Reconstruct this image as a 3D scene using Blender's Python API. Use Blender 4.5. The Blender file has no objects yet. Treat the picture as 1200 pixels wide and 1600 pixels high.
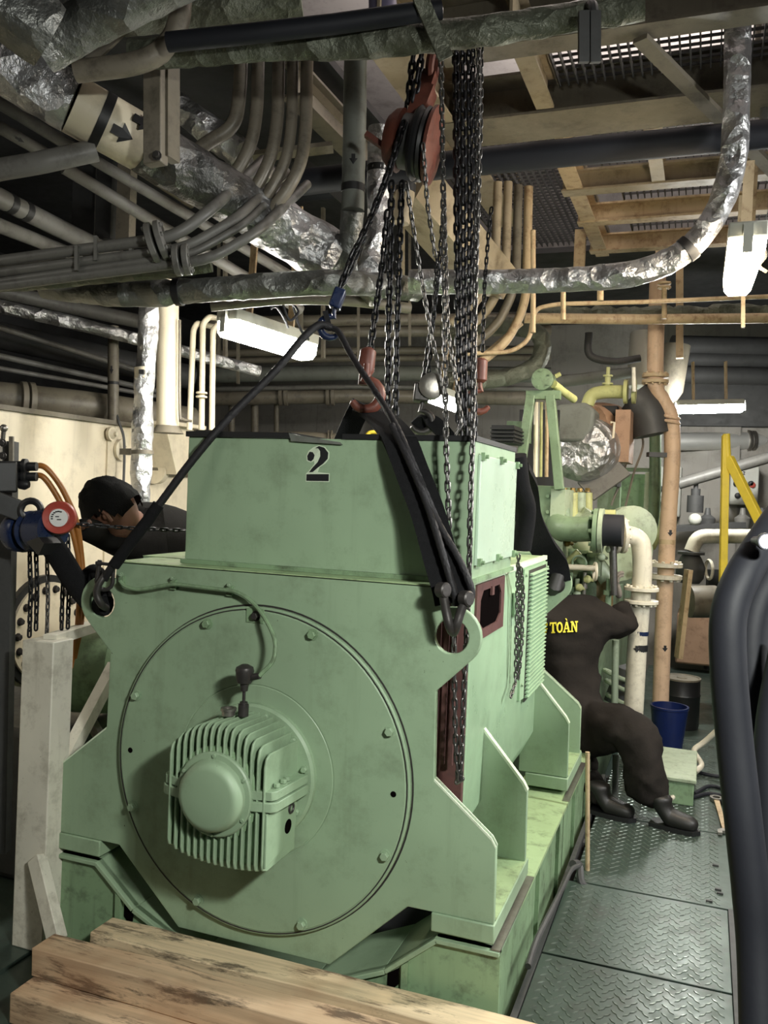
import bpy, bmesh, math, random
from mathutils import Vector, Matrix, Quaternion
R = math.radians
rnd = random.Random(7)
scene = bpy.context.scene
COL = scene.collection

# ---------------------------------------------------------------- camera
FPX = 1350.0
CAM_YAW, CAM_PITCH, CAM_ROLL = R(20.343), R(-1.323), R(2.205)
CAM = Vector((0, 0, 1.55))
_cy, _sy = math.cos(CAM_YAW), math.sin(CAM_YAW)
FW = Vector((-_sy * math.cos(CAM_PITCH), _cy * math.cos(CAM_PITCH), math.sin(CAM_PITCH)))
_r0 = Vector((_cy, _sy, 0)); _u0 = _r0.cross(FW)
RT = _r0 * math.cos(CAM_ROLL) + _u0 * math.sin(CAM_ROLL)
UP = -_r0 * math.sin(CAM_ROLL) + _u0 * math.cos(CAM_ROLL)
cam_data = bpy.data.cameras.new('camera')
cam_data.sensor_fit = 'VERTICAL'; cam_data.sensor_height = 36; cam_data.lens = FPX / 1600 * 36
cam_data.clip_start = 0.02
cam = bpy.data.objects.new('camera', cam_data); COL.objects.link(cam)
mw = Matrix((RT, UP, -FW)).transposed().to_4x4(); mw.translation = CAM
cam.matrix_world = mw
scene.camera = cam

# ---------------------------------------------------------------- world, exposure
world = bpy.data.worlds.new('world'); scene.world = world; world.use_nodes = True
wb = world.node_tree.nodes['Background']
wb.inputs['Color'].default_value = (0.80, 0.86, 0.90, 1); wb.inputs['Strength'].default_value = 0.03
vs = scene.view_settings
scene.display_settings.display_device = 'sRGB'
vs.view_transform = 'Standard'; vs.look = 'None'; vs.gamma = 1.0; vs.use_curve_mapping = False
vs.exposure = 0.15

def lamp(name, loc, target, size, size_y, power, col, spread=180):
    """a rectangular area light aimed at a target"""
    d = bpy.data.lights.new(name, 'AREA'); d.shape = 'RECTANGLE'; d.size = size; d.size_y = size_y
    d.energy = power; d.color = col; d.spread = R(spread)
    o = bpy.data.objects.new(name, d); COL.objects.link(o); o.location = loc
    o.rotation_euler = (Vector(target) - Vector(loc)).to_track_quat('-Z', 'Y').to_euler()
    return o
WARM = (1.0, 0.95, 0.84)
COOL = (0.95, 0.98, 1.0)
# fluorescent fixtures behind and beside the photographer, and an added fill lamp
lamp('overhead_lamp', (0.75, 0.45, 2.28), (-0.8, 2.4, 0.6), 0.34, 0.14, 56, (0.98, 1.0, 0.93), 125)
lamp('side_lamp', (1.75, 3.4, 2.35), (-0.6, 3.2, 1.0), 0.16, 1.2, 54, (1.0, 1.0, 0.97), 130)
lamp('left_fill_lamp', (-3.0, 0.2, 2.9), (-2.4, 2.6, 1.6), 1.2, 0.16, 5, WARM, 120)  # unseen fill lamp, added to give the left post some light

# ---------------------------------------------------------------- pixel helpers (a point at a real distance along a sight line)
def ray(x, y): return FW + RT * ((x - 600) / FPX) - UP * ((y - 800) / FPX)
def D(x, y, d): return CAM + ray(x, y) * d
def PX(x, y, v): r = ray(x, y); return CAM + r * ((v - CAM.x) / r.x)
def PY(x, y, v): r = ray(x, y); return CAM + r * ((v - CAM.y) / r.y)
def PZ(x, y, v): r = ray(x, y); return CAM + r * ((v - CAM.z) / r.z)
def depth(p): return (Vector(p) - CAM).dot(FW)

# ---------------------------------------------------------------- materials
MATS = {}
def _new(name):
    m = bpy.data.materials.new(name); m.use_nodes = True
    nt = m.node_tree; b = nt.nodes['Principled BSDF']
    return m, nt, b
def _pos(nt, scale=(1, 1, 1)):
    g = nt.nodes.new('ShaderNodeNewGeometry'); mp = nt.nodes.new('ShaderNodeMapping')
    mp.inputs['Scale'].default_value = scale
    nt.links.new(g.outputs['Position'], mp.inputs['Vector'])
    return mp.outputs['Vector']
def _noise(nt, vec, scale, detail=6, rough=.6, dist=0):
    n = nt.nodes.new('ShaderNodeTexNoise'); n.inputs['Scale'].default_value = scale
    n.inputs['Detail'].default_value = detail; n.inputs['Roughness'].default_value = rough
    n.inputs['Distortion'].default_value = dist
    nt.links.new(vec, n.inputs['Vector']); return n.outputs['Fac']
def _ramp(nt, fac, a, b, ca=(0, 0, 0, 1), cb=(1, 1, 1, 1)):
    r = nt.nodes.new('ShaderNodeValToRGB'); r.color_ramp.elements[0].position = a; r.color_ramp.elements[1].position = b
    r.color_ramp.elements[0].color = ca; r.color_ramp.elements[1].color = cb
    nt.links.new(fac, r.inputs['Fac']); return r.outputs['Color']
def _mix(nt, fac, a, b, mode='MIX'):
    m = nt.nodes.new('ShaderNodeMix'); m.data_type = 'RGBA'; m.blend_type = mode
    if isinstance(fac, (int, float)): m.inputs[0].default_value = fac
    else: nt.links.new(fac, m.inputs[0])
    for v, i in ((a, 6), (b, 7)):
        if isinstance(v, tuple): m.inputs[i].default_value = (*v[:3], 1)
        else: nt.links.new(v, m.inputs[i])
    return m.outputs[2]
def _math(nt, op, a, b):
    m = nt.nodes.new('ShaderNodeMath'); m.operation = op
    for v, i in ((a, 0), (b, 1)):
        if isinstance(v, (int, float)): m.inputs[i].default_value = v
        else: nt.links.new(v, m.inputs[i])
    return m.outputs[0]
def _bump(nt, b, h, strength=.3, dist=.01):
    n = nt.nodes.new('ShaderNodeBump'); n.inputs['Strength'].default_value = strength; n.inputs['Distance'].default_value = dist
    nt.links.new(h, n.inputs['Height']); nt.links.new(n.outputs['Normal'], b.inputs['Normal'])

def paint(name, col, rough=.45, dirt=.35, dcol=(.06, .05, .04), scale=3.0, metal=0.0, chips=0.0, chipcol=(.03, .025, .02), bump=.1, streak=.0):
    """painted steel: soft tone drift, grime blotches, run marks, chips"""
    m, nt, b = _new(name)
    v = _pos(nt)
    big = _ramp(nt, _noise(nt, v, scale * .6, 4, .55), .3, .7)
    c = _mix(nt, big, tuple(x * .86 for x in col), tuple(min(1, x * 1.07) for x in col))
    g = _ramp(nt, _noise(nt, v, scale * 2.3, 9, .74, 0), .50, .72)
    c = _mix(nt, _math(nt, 'MULTIPLY', g, dirt), c, dcol)
    if streak:
        s = _ramp(nt, _noise(nt, _pos(nt, (14, 14, 1.1)), 1.6, 5, .6), .56, .78)
        c = _mix(nt, _math(nt, 'MULTIPLY', s, streak), c, dcol)
    if chips:
        k = _ramp(nt, _noise(nt, v, scale * 22, 3, .6), .745 - chips * .1, .765 - chips * .1)
        c = _mix(nt, k, c, chipcol)
    nt.links.new(c, b.inputs['Base Color'])
    rr = _ramp(nt, _noise(nt, v, scale * 4, 4), .3, .7, (rough - .08,) * 3 + (1,), (rough + .12,) * 3 + (1,))
    nt.links.new(rr, b.inputs['Roughness']); b.inputs['Metallic'].default_value = metal
    if bump: _bump(nt, b, _noise(nt, v, 60, 3), bump, .002)
    MATS[name] = m; return m

def foil(name, col=(.5, .5, .5), rough=.3, scale=9, strength=.9, metal=1.0, dirt=.3):
    """crumpled aluminium lagging foil"""
    m, nt, b = _new(name)
    v = _pos(nt)
    n = nt.nodes.new('ShaderNodeTexVoronoi'); n.feature = 'F1'; n.inputs['Scale'].default_value = scale
    w = nt.nodes.new('ShaderNodeTexNoise'); w.inputs['Scale'].default_value = scale * .5; w.inputs['Detail'].default_value = 3
    nt.links.new(v, w.inputs['Vector'])
    nt.links.new(_mix(nt, .12, v, w.outputs['Color']), n.inputs['Vector'])
    f = _noise(nt, v, scale * 1.5, 3, .5, .3)
    rg = nt.nodes.new('ShaderNodeTexNoise'); rg.noise_type = 'RIDGED_MULTIFRACTAL'; rg.inputs['Scale'].default_value = scale * .55; rg.inputs['Detail'].default_value = 4; rg.inputs['Distortion'].default_value = 0
    nt.links.new(v, rg.inputs['Vector'])
    h = _math(nt, 'ADD', _math(nt, 'MULTIPLY', n.outputs['Distance'], 1.0), _math(nt, 'ADD', _math(nt, 'MULTIPLY', rg.outputs['Fac'], .05), _math(nt, 'MULTIPLY', _noise(nt, v, scale * 3, 4, .6), .30)))
    _bump(nt, b, h, strength, .045)
    g = _ramp(nt, _noise(nt, v, scale * .45, 6, .65), .42, .75)
    c = _mix(nt, _math(nt, 'MULTIPLY', g, dirt), col, (.09, .085, .06))
    nt.links.new(c, b.inputs['Base Color'])
    b.inputs['Metallic'].default_value = metal
    nt.links.new(_ramp(nt, f, .3, .7, (rough - .1,) * 3 + (1,), (rough + .15,) * 3 + (1,)), b.inputs['Roughness'])
    MATS[name] = m; return m

def plain(name, col, rough=.5, metal=0.0, var=.2, scale=20, bump=.15, bscale=80, spec=.5):
    m, nt, b = _new(name); v = _pos(nt)
    c = _mix(nt, _noise(nt, v, scale, 5), tuple(x * (1 - var) for x in col), tuple(min(1, x * (1 + var)) for x in col))
    nt.links.new(c, b.inputs['Base Color']); b.inputs['Roughness'].default_value = rough; b.inputs['Metallic'].default_value = metal; b.inputs['Specular IOR Level'].default_value = spec
    if bump: _bump(nt, b, _noise(nt, v, bscale, 3), bump, .003)
    MATS[name] = m; return m

def glow(name, col, strength):
    m, nt, b = _new(name)
    b.inputs['Base Color'].default_value = (.9, .9, .85, 1)
    b.inputs['Emission Color'].default_value = (*col, 1); b.inputs['Emission Strength'].default_value = strength
    MATS[name] = m; return m

def wood(name, col):
    m, nt, b = _new(name)
    v = _pos(nt, (1.2, 26, 26))
    g = _noise(nt, v, 1.5, 8, .65, .4)
    c = _mix(nt, _ramp(nt, g, .3, .7), tuple(x * .62 for x in col), col)
    st = _ramp(nt, _noise(nt, _pos(nt, (1.5, 8, 8)), 2.0, 8, .75, .2), .53, .62)
    c = _mix(nt, _math(nt, 'MULTIPLY', st, .82), c, (.035, .026, .018))
    red = _ramp(nt, _noise(nt, _pos(nt), 3.1, 3), .52, .68)
    c = _mix(nt, _math(nt, 'MULTIPLY', red, .35), c, (.36, .17, .08))
    nt.links.new(c, b.inputs['Base Color']); b.inputs['Roughness'].default_value = .8
    _bump(nt, b, g, .5, .004); MATS[name] = m; return m

GREEN = (.288, .398, .260)
paint('green_paint', GREEN, .46, .42, (.10, .13, .075), 2.6, chips=.02, chipcol=(.05, .06, .035), streak=.22)
paint('green_panel', (.33, .48, .31), .33, .3, (.10, .12, .07), 2.0)
paint('cover_panel_lit', (.44, .56, .44), .30, .12, (.14, .16, .11), 2.5)  # paler green: the lamp's reflection is put into the cover's colour
paint('green_edge', (.66, .76, .58), .45, .4, (.10, .10, .06), 8, chips=.3)
paint('green_dirty', (.22, .33, .19), .5, .8, (.04, .04, .025), 4.5, streak=.4)
paint('green_top', (.36, .48, .26), .4, .75, (.05, .05, .03), 6.0)
paint('engine_green', (.185, .265, .16), .42, .7, (.05, .05, .03), 5, streak=.3)
paint('pale_green', (.36, .43, .30), .42, .6, (.08, .08, .05), 6, streak=.3)
paint('yellow_green', (.45, .46, .20), .42, .5, (.08, .07, .04), 6)
paint('maroon', (.10, .042, .038), .6, .6, (.03, .02, .02), 6)
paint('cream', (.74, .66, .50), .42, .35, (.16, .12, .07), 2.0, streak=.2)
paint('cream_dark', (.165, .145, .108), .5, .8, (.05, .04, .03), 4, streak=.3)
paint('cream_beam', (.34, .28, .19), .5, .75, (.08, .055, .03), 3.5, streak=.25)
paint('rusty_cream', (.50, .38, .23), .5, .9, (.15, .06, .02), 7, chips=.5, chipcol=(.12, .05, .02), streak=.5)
paint('peach', (.62, .44, .30), .5, .55, (.18, .10, .06), 5, streak=.4)
paint('white_pipe', (.62, .58, .47), .45, .55, (.14, .11, .08), 5, streak=.4)
paint('white_post', (.70, .67, .57), .5, .5, (.16, .13, .09), 5, chips=.25, chipcol=(.12, .07, .04), streak=.3)
paint('gray_pipe', (.145, .14, .128), .45, .8, (.05, .045, .04), 5)
paint('tan_pipe', (.205, .18, .14), .42, .8, (.06, .05, .04), 6)
paint('gray_wall', (.36, .335, .30), .55, .5, (.07, .06, .05), 1.5, streak=.3)
paint('dark_steel', (.055, .055, .055), .55, .6, (.02, .02, .02), 4)
paint('hull_dark', (.035, .035, .037), .7, .5, (.012, .012, .012), 2)
paint('rust_plate', (.36, .22, .14), .6, .6, (.10, .05, .03), 6)
paint('orange_paint', (.13, .036, .022), .5, .75, (.05, .02, .015), 12)
paint('red_paint', (.42, .07, .05), .35, .3, (.1, .02, .02), 12)
paint('blue_paint', (.012, .022, .065), .3, .5, (.01, .01, .02), 12)
paint('blue_bucket', (.007, .016, .085), .35, .3, (.01, .01, .03), 12)
paint('yellow_paint', (.72, .56, .05), .4, .25, (.25, .15, .03), 6, chips=.3, chipcol=(.14, .08, .02))
paint('floor_green', (.022, .045, .036), .42, .6, (.018, .02, .016), 4, bump=.15)
paint('plate_green', (.060, .085, .070), .36, .8, (.040, .038, .032), 3.2, metal=.3, chips=.2, chipcol=(.18, .17, .14))
paint('tread_worn', (.16, .19, .165), .30, .6, (.05, .05, .04), 5, metal=.5)
paint('lag_gray', (.16, .17, .15), .6, .6, (.06, .05, .04), 5)
paint('white_cabinet', (.52, .52, .47), .45, .25, (.2, .18, .14), 3)
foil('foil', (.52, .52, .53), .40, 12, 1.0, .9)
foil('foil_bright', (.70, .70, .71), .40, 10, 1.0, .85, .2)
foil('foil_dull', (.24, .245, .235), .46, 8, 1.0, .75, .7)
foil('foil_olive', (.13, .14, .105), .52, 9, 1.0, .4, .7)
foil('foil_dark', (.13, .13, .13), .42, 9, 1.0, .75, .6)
plain('rubber', (.014, .015, .020), .60, 0, .3, 6, .2, 30, spec=.3)
plain('webbing', (.010, .010, .011), .95, 0, .4, 60, .6, 260, spec=.15)
plain('wire_rope', (.020, .019, .021), .55, .2, .4, 90, .5, 200, spec=.3)
plain('chain_steel', (.15, .145, .14), .35, .85, .35, 60, .2)
plain('chain_dark', (.022, .022, .024), .36, .7, .35, 60, .2)
plain('steel', (.33, .31, .28), .35, .85, .3, 40, .15)
plain('bright_metal', (.78, .77, .74), .42, .55, .1, 8, .1)
plain('shackle', (.055, .05, .048), .45, .5, .4, 50, .2)
plain('black', (.012, .012, .013), .5, 0, .2)
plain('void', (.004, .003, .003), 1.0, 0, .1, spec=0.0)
plain('white_label', (.72, .72, .70), .5, 0, .1)
plain('print_black', (.012, .012, .014), .5, 0, .1)
plain('print_white', (.75, .78, .72), .5, 0, .1)
plain('print_yellow', (.72, .62, .04), .6, 0, .12)
plain('overalls', (.010, .0095, .009), .95, 0, .45, 9, .5, 45, spec=.1)
plain('overalls_worn', (.020, .017, .015), .95, 0, .55, 7, .7, 40, spec=.12)
plain('skin', (.14, .065, .042), .5, 0, .15)
plain('hair', (.0045, .0045, .0045), .8, 0, .5, 120, 1.0, 240, spec=.1)
plain('glove', (.16, .14, .12), .85, 0, .5, 30, .5)
plain('leather', (.014, .013, .012), .5, 0, .3)
plain('orange_hose', (.34, .13, .025), .4, 0, .3)
plain('brass', (.30, .20, .07), .4, .9, .3)
plain('lamp_housing', (.42, .42, .37), .5, 0, .25, 12)
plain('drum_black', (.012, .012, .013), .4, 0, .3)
plain('purple_pipe', (.13, .12, .20), .4, .2, .3)
glow('tube_white', (1.0, .96, .87), 85)
glow('tube_warm', (1.0, .84, .62), 60)
glow('tube_cool', (1.0, 1.0, .95), 260)
glow('led', (.85, .88, 1.0), 30)
wood('timber', (.74, .53, .34))
wood('timber_pale', (.86, .68, .44))

# ---------------------------------------------------------------- mesh building
class MB:
    def __init__(s): s.v = []; s.f = []
    def add(s, vs, fs):
        n = len(s.v); s.v += [Vector(p) for p in vs]; s.f += [tuple(i + n for i in f) for f in fs]; return s
    def box(s, a, b, m=None):
        x0, y0, z0 = a; x1, y1, z1 = b
        if x0 > x1: x0, x1 = x1, x0
        if y0 > y1: y0, y1 = y1, y0
        if z0 > z1: z0, z1 = z1, z0
        vs = [Vector((x, y, z)) for z in (z0, z1) for y in (y0, y1) for x in (x0, x1)]
        if m: vs = [m @ p for p in vs]
        return s.add(vs, [(0, 2, 3, 1), (4, 5, 7, 6), (0, 1, 5, 4), (2, 6, 7, 3), (0, 4, 6, 2), (1, 3, 7, 5)])
    def bar(s, p, q, w, h, up=(0, 0, 1)):
        """rectangular bar from p to q; w across, h along up"""
        p = Vector(p); q = Vector(q); d = (q - p); L = d.length; d.normalize()
        u = Vector(up); u = (u - d * u.dot(d))
        if u.length < 1e-4: u = Vector((1, 0, 0)) - d * d.x
        u.normalize(); r = d.cross(u)
        m = Matrix((r, d, u)).transposed().to_4x4(); m.translation = p
        return s.box((-w / 2, 0, -h / 2), (w / 2, L, h / 2), m)
    def ibeam(s, p, q, w, h, t, up=(0, 0, 1)):
        p = Vector(p); q = Vector(q); d = (q - p).normalized(); u = Vector(up); u = (u - d * u.dot(d)).normalized()
        s.bar(p + u * (h / 2 - t / 2), q + u * (h / 2 - t / 2), w, t, up); s.bar(p - u * (h / 2 - t / 2), q - u * (h / 2 - t / 2), w, t, up)
        return s.bar(p, q, t, h - 2 * t, up)
    def ring(s, c, x, y, r, n): return [c + x * (r * math.cos(2 * math.pi * i / n)) + y * (r * math.sin(2 * math.pi * i / n)) for i in range(n)]
    def lathe(s, p, axis, prof, n=24, cap=True):
        """prof: (distance along axis, radius)"""
        p = Vector(p); a = Vector(axis).normalized(); x = a.orthogonal().normalized(); y = a.cross(x)
        vs = []; fs = []
        for (t, r) in prof: vs += s.ring(p + a * t, x, y, max(r, 1e-5), n)
        for k in range(len(prof) - 1):
            for i in range(n):
                j = (i + 1) % n; fs.append((k * n + i, k * n + j, (k + 1) * n + j, (k + 1) * n + i))
        if cap: fs.append(tuple(range(n))[::-1]); fs.append(tuple((len(prof) - 1) * n + i for i in range(n)))
        return s.add(vs, fs)
    def cyl(s, p, q, r, n=16, r2=None):
        p = Vector(p); q = Vector(q); return s.lathe(p, q - p, [(0, r), ((q - p).length, r if r2 is None else r2)], n)
    def tube(s, pts, r, n=12, cap=True, rad=None, flat=None, up=None):
        pts = [Vector(p) for p in pts]; N = len(pts)
        T = []
        for i in range(N):
            a = pts[max(i - 1, 0)]; b = pts[min(i + 1, N - 1)]
            T.append((b - a).normalized())
        x = Vector(up) if up else T[0].orthogonal()
        vs = []; fs = []
        for i in range(N):
            x = (x - T[i] * x.dot(T[i]))
            if x.length < 1e-5: x = T[i].orthogonal()
            x.normalize(); y = T[i].cross(x)
            rr = rad[i] if rad else r
            for k in range(n):
                an = 2 * math.pi * k / n
                if flat: vs.append(pts[i] + x * (flat * math.cos(an)) + y * (rr * math.sin(an)))
                else: vs.append(pts[i] + x * (rr * math.cos(an)) + y * (rr * math.sin(an)))
        for k in range(N - 1):
            for i in range(n):
                j = (i + 1) % n; fs.append((k * n + i, k * n + j, (k + 1) * n + j, (k + 1) * n + i))
        if cap: fs.append(tuple(range(n))[::-1]); fs.append(tuple((N - 1) * n + i for i in range(n)))
        return s.add(vs, fs)
    def ribbon(s, pts, w, t, up):
        """flat strap through pts; w = width along up, t = thickness"""
        pts = [Vector(p) for p in pts]; N = len(pts); vs = []; fs = []
        for i in range(N):
            T = (pts[min(i + 1, N - 1)] - pts[max(i - 1, 0)]).normalized()
            u = Vector(up); u = (u - T * u.dot(T)).normalized(); v = T.cross(u)
            for a, b in ((-1, -1), (1, -1), (1, 1), (-1, 1)): vs.append(pts[i] + u * (a * w / 2) + v * (b * t / 2))
        for k in range(N - 1):
            for i in range(4):
                j = (i + 1) % 4; fs.append((k * 4 + i, k * 4 + j, k * 4 + 4 + j, k * 4 + 4 + i))
        fs += [(3, 2, 1, 0), tuple((N - 1) * 4 + i for i in range(4))]
        return s.add(vs, fs)
    def prism(s, poly, holes, d0, d1, fn):
        """polygon with holes (2D), extruded; fn(u, v, d) -> point"""
        bm = bmesh.new()
        for lp in [poly] + list(holes):
            vv = [bm.verts.new((p[0], p[1], 0)) for p in lp]
            for i in range(len(vv)): bm.edges.new((vv[i], vv[(i + 1) % len(vv)]))
        if holes: bmesh.ops.triangle_fill(bm, use_beauty=True, use_dissolve=False, edges=bm.edges[:])
        else: bm.faces.new(bm.verts[:])
        bm.verts.index_update(); n = len(bm.verts)
        vs = [fn(v.co.x, v.co.y, d0) for v in bm.verts] + [fn(v.co.x, v.co.y, d1) for v in bm.verts]
        fs = []
        for f in bm.faces:
            ix = [v.index for v in f.verts]; fs.append(tuple(ix)); fs.append(tuple(i + n for i in ix[::-1]))
        k = 0
        for lp in [poly] + list(holes):
            for i in range(len(lp)):
                a, b = k + i, k + (i + 1) % len(lp); fs.append((a, b, b + n, a + n))
            k += len(lp)
        bm.free(); return s.add(vs, fs)
    def sphere(s, c, r, n=12, sc=(1, 1, 1)):
        c = Vector(c); prof = [(-r * math.cos(math.pi * i / n), r * math.sin(math.pi * i / n)) for i in range(n + 1)]
        k = len(s.v); s.lathe((0, 0, 0), (0, 0, 1), prof, n * 2, cap=False)
        for i in range(k, len(s.v)): p = s.v[i]; s.v[i] = c + Vector((p.x * sc[0], p.y * sc[1], p.z * sc[2]))
        return s
    def torus(s, c, axis, R_, r, n=24, m=8, arc=None):
        c = Vector(c); a = Vector(axis).normalized(); x = a.orthogonal().normalized(); y = a.cross(x)
        pts = [c + x * (R_ * math.cos(2 * math.pi * i / n)) + y * (R_ * math.sin(2 * math.pi * i / n)) for i in range(n + 1)]
        return s.tube(pts, r, m, cap=False)
    def mesh(s, name, mat, origin=Vector((0, 0, 0)), angle=38):
        me = bpy.data.meshes.new(name); me.from_pydata([p - origin for p in s.v], [], s.f)
        bm = bmesh.new(); bm.from_mesh(me); bmesh.ops.recalc_face_normals(bm, faces=bm.faces[:]); bm.to_mesh(me); bm.free()
        me.polygons.foreach_set('use_smooth', [True] * len(me.polygons)); me.set_sharp_from_angle(angle=R(angle))
        if mat: me.materials.append(MATS[mat] if isinstance(mat, str) else mat)
        return me

ORG = {}
def props(o, label=None, cat=None, group=None, kind=None):
    if label: o['label'] = label
    if cat: o['category'] = cat
    if group: o['group'] = group
    if kind: o['kind'] = kind
    return o
def thing(name, label, cat, loc, group=None):
    o = bpy.data.objects.new(name, None); o.empty_display_size = .1; COL.objects.link(o); o.location = Vector(loc)
    ORG[o] = Vector(loc); return props(o, label, cat, group)
def part(parent, name, mb, mat, label=None, bevel=0, kind=None, angle=38):
    o = bpy.data.objects.new(name, mb.mesh(name, mat, ORG[parent], angle)); COL.objects.link(o); o.parent = parent; ORG[o] = ORG[parent]
    if bevel:
        md = o.modifiers.new('bevel', 'BEVEL'); md.width = bevel; md.segments = 2; md.limit_method = 'ANGLE'; md.angle_limit = R(40)
    return props(o, label, kind=kind)
def solo(name, label, cat, mb, mat, group=None, kind=None, bevel=0, angle=38):
    lo = Vector([min(p[i] for p in mb.v) for i in range(3)]); hi = Vector([max(p[i] for p in mb.v) for i in range(3)])
    org = Vector(((lo.x + hi.x) / 2, (lo.y + hi.y) / 2, lo.z))
    o = bpy.data.objects.new(name, mb.mesh(name, mat, org, angle)); COL.objects.link(o); o.location = org; ORG[o] = org
    if bevel:
        md = o.modifiers.new('bevel', 'BEVEL'); md.width = bevel; md.segments = 2; md.limit_method = 'ANGLE'; md.angle_limit = R(40)
    return props(o, label, cat, group, kind)
def struct(name, mb, mat, parent=None, label=None): return solo(name, label, None, mb, mat, kind='structure')
def inst(parent, name, me, m):
    """one more piece that shares mesh data; m is its world matrix"""
    o = bpy.data.objects.new(name, me); COL.objects.link(o); o.parent = parent
    m = m.copy(); m.translation = m.translation - ORG[parent]; o.matrix_basis = m; return o
def frame_at(p, axis, spin=0):
    a = Vector(axis).normalized(); m = a.to_track_quat('Z', 'Y').to_matrix().to_4x4() @ Matrix.Rotation(spin, 4, 'Z'); m.translation = Vector(p); return m
_bolts = {}
def bolt(parent, p, axis, r, mat='green_paint', h=None, name='bolt'):
    k = (round(r, 4), mat)
    if k not in _bolts:
        b = MB(); b.lathe((0, 0, -.002), (0, 0, 1), [(0, r * 1.35), (r * .35, r * 1.35)], 10); b.lathe((0, 0, r * .3), (0, 0, 1), [(0, r), (r * .85, r), (r, r * .85)], 6)
        _bolts[k] = b.mesh('bolt', mat)
    return inst(parent, name, _bolts[k], frame_at(p, axis, rnd.random() * 3))
def fillet(pts, rad, n=6):
    pts = [Vector(p) for p in pts]
    if len(pts) < 3 or rad <= 0: return pts
    out = [pts[0]]
    for i in range(1, len(pts) - 1):
        a, b, c = pts[i - 1], pts[i], pts[i + 1]; u = (a - b); v = (c - b)
        if u.angle(v) > math.pi - .03: out.append(b); continue
        t = min(rad, u.length * .49, v.length * .49); s, e = b + u.normalized() * t, b + v.normalized() * t
        for k in range(n + 1):
            f = k / n; out.append(s * (1 - f) ** 2 + b * (2 * f * (1 - f)) + e * f * f)
    out.append(pts[-1]); return out
def resample(pts, step):
    pts = [Vector(p) for p in pts]; out = [pts[0]]; acc = 0.0
    for a, b in zip(pts, pts[1:]):
        L = (b - a).length; t = step - acc
        while t < L: out.append(a.lerp(b, t / L)); t += step
        acc = L - (t - step)
    if (out[-1] - pts[-1]).length > step * .3: out.append(pts[-1])
    return out
def spline(pts, n=8):
    pts = [Vector(p) for p in pts]
    if len(pts) < 3: return pts
    P = [pts[0] * 2 - pts[1]] + pts + [pts[-1] * 2 - pts[-2]]; out = []
    for i in range(1, len(P) - 2):
        a, b, c, d = P[i - 1], P[i], P[i + 1], P[i + 2]
        for k in range(n):
            t = k / n; out.append(.5 * ((2 * b) + (c - a) * t + (2 * a - 5 * b + 4 * c - d) * t * t + (3 * b - a - 3 * c + d) * t ** 3))
    out.append(pts[-1]); return out

# ================================================================ floor and room shell
b = MB(); b.box((-6, -2.5, -.35), (4.5, 13, -.30)); struct('floor', b, 'floor_green')

# ================================================================ the alternator
YF = 2.40; CX = -1.28; CZ = .666
alt = thing('alternator', 'large pale green ship alternator marked 2 with round end flange and finned bearing', 'alternator', (CX, 3.2, .278))
def xz(u, v, d): return Vector((CX + u, d, v))
def half(sgn):
    out = [(.557, 1.285), (.561, 1.225)]
    for k in range(11):
        a = R(76 - k * 12.2); out.append((.612 + .088 * math.cos(a), 1.141 + .088 * math.sin(a)))
    out += [(.572, .978), (.578, .722), (.754, .579), (.768, .556), (.770, .333), (.512, .332), (.270, .103)]
    return out
rs = half(1); outline = rs + [(-u, v) for u, v in rs[::-1]]
def circ(cx, cy, r, n=24): return [(cx + r * math.cos(2 * math.pi * i / n), cy + r * math.sin(2 * math.pi * i / n)) for i in range(n)]
holes = [circ(.612, 1.141, .051), circ(-.612, 1.141, .051)]
for nm, y0, y1, hs in (('front_plate', YF, YF + .022, [circ(0, CZ, .47, 48)]), ('rear_plate', 4.19, 4.215, [])):
    m = MB(); m.prism(outline, holes + hs, y0, y1, xz); part(alt, nm, m, 'green_paint', bevel=.003)
m = MB()
for s in (1, -1):
    pts = [(s * .578, .722), (s * .754, .579), (s * .768, .556)]
    for (a, c) in zip(pts, pts[1:]):
        for y in (YF - .0006, 4.189):
            m = MB(); m.prism([a, c, (c[0] - .001, c[1] - .007), (a[0] - .001, a[1] - .007)], [], y, y + .024, xz); part(alt, 'pale_edge', m, 'green_edge')  # pale strips along the sloping plate edges
for s in (1, -1):
    for y in (2.855, 3.80):
        m = MB(); m.prism([(s * .555, .80), (s * .60, .775), (s * .754, .60), (s * .768, .575), (s * .770, .335), (s * .555, .335)], [], y, y + .022, xz)
        part(alt, 'gusset', m, 'green_paint', bevel=.003)
        m = MB(); m.prism([(s * .603, .7735), (s * .755, .601), (s * .7695, .575), (s * .764, .570), (s * .750, .594), (s * .598, .768)], [], y - .0008, y + .0228, xz)
        part(alt, 'pale_edge', m, 'green_edge')
    for y0, y1 in ((YF, 2.90), (3.80, 4.25)):
        m = MB(); m.box((CX + s * .586, y0 - .006, .278), (CX + s * .774, y1, .333)); part(alt, 'foot_pad', m, 'green_paint', bevel=.004)
        m = MB(); m.box((CX + s * .60, y0 + .024, .3331), (CX + s * .771, y1 - .002, .337)); part(alt, 'foot_top', m, 'green_top', 'grimy upper face of the foot')
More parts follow.
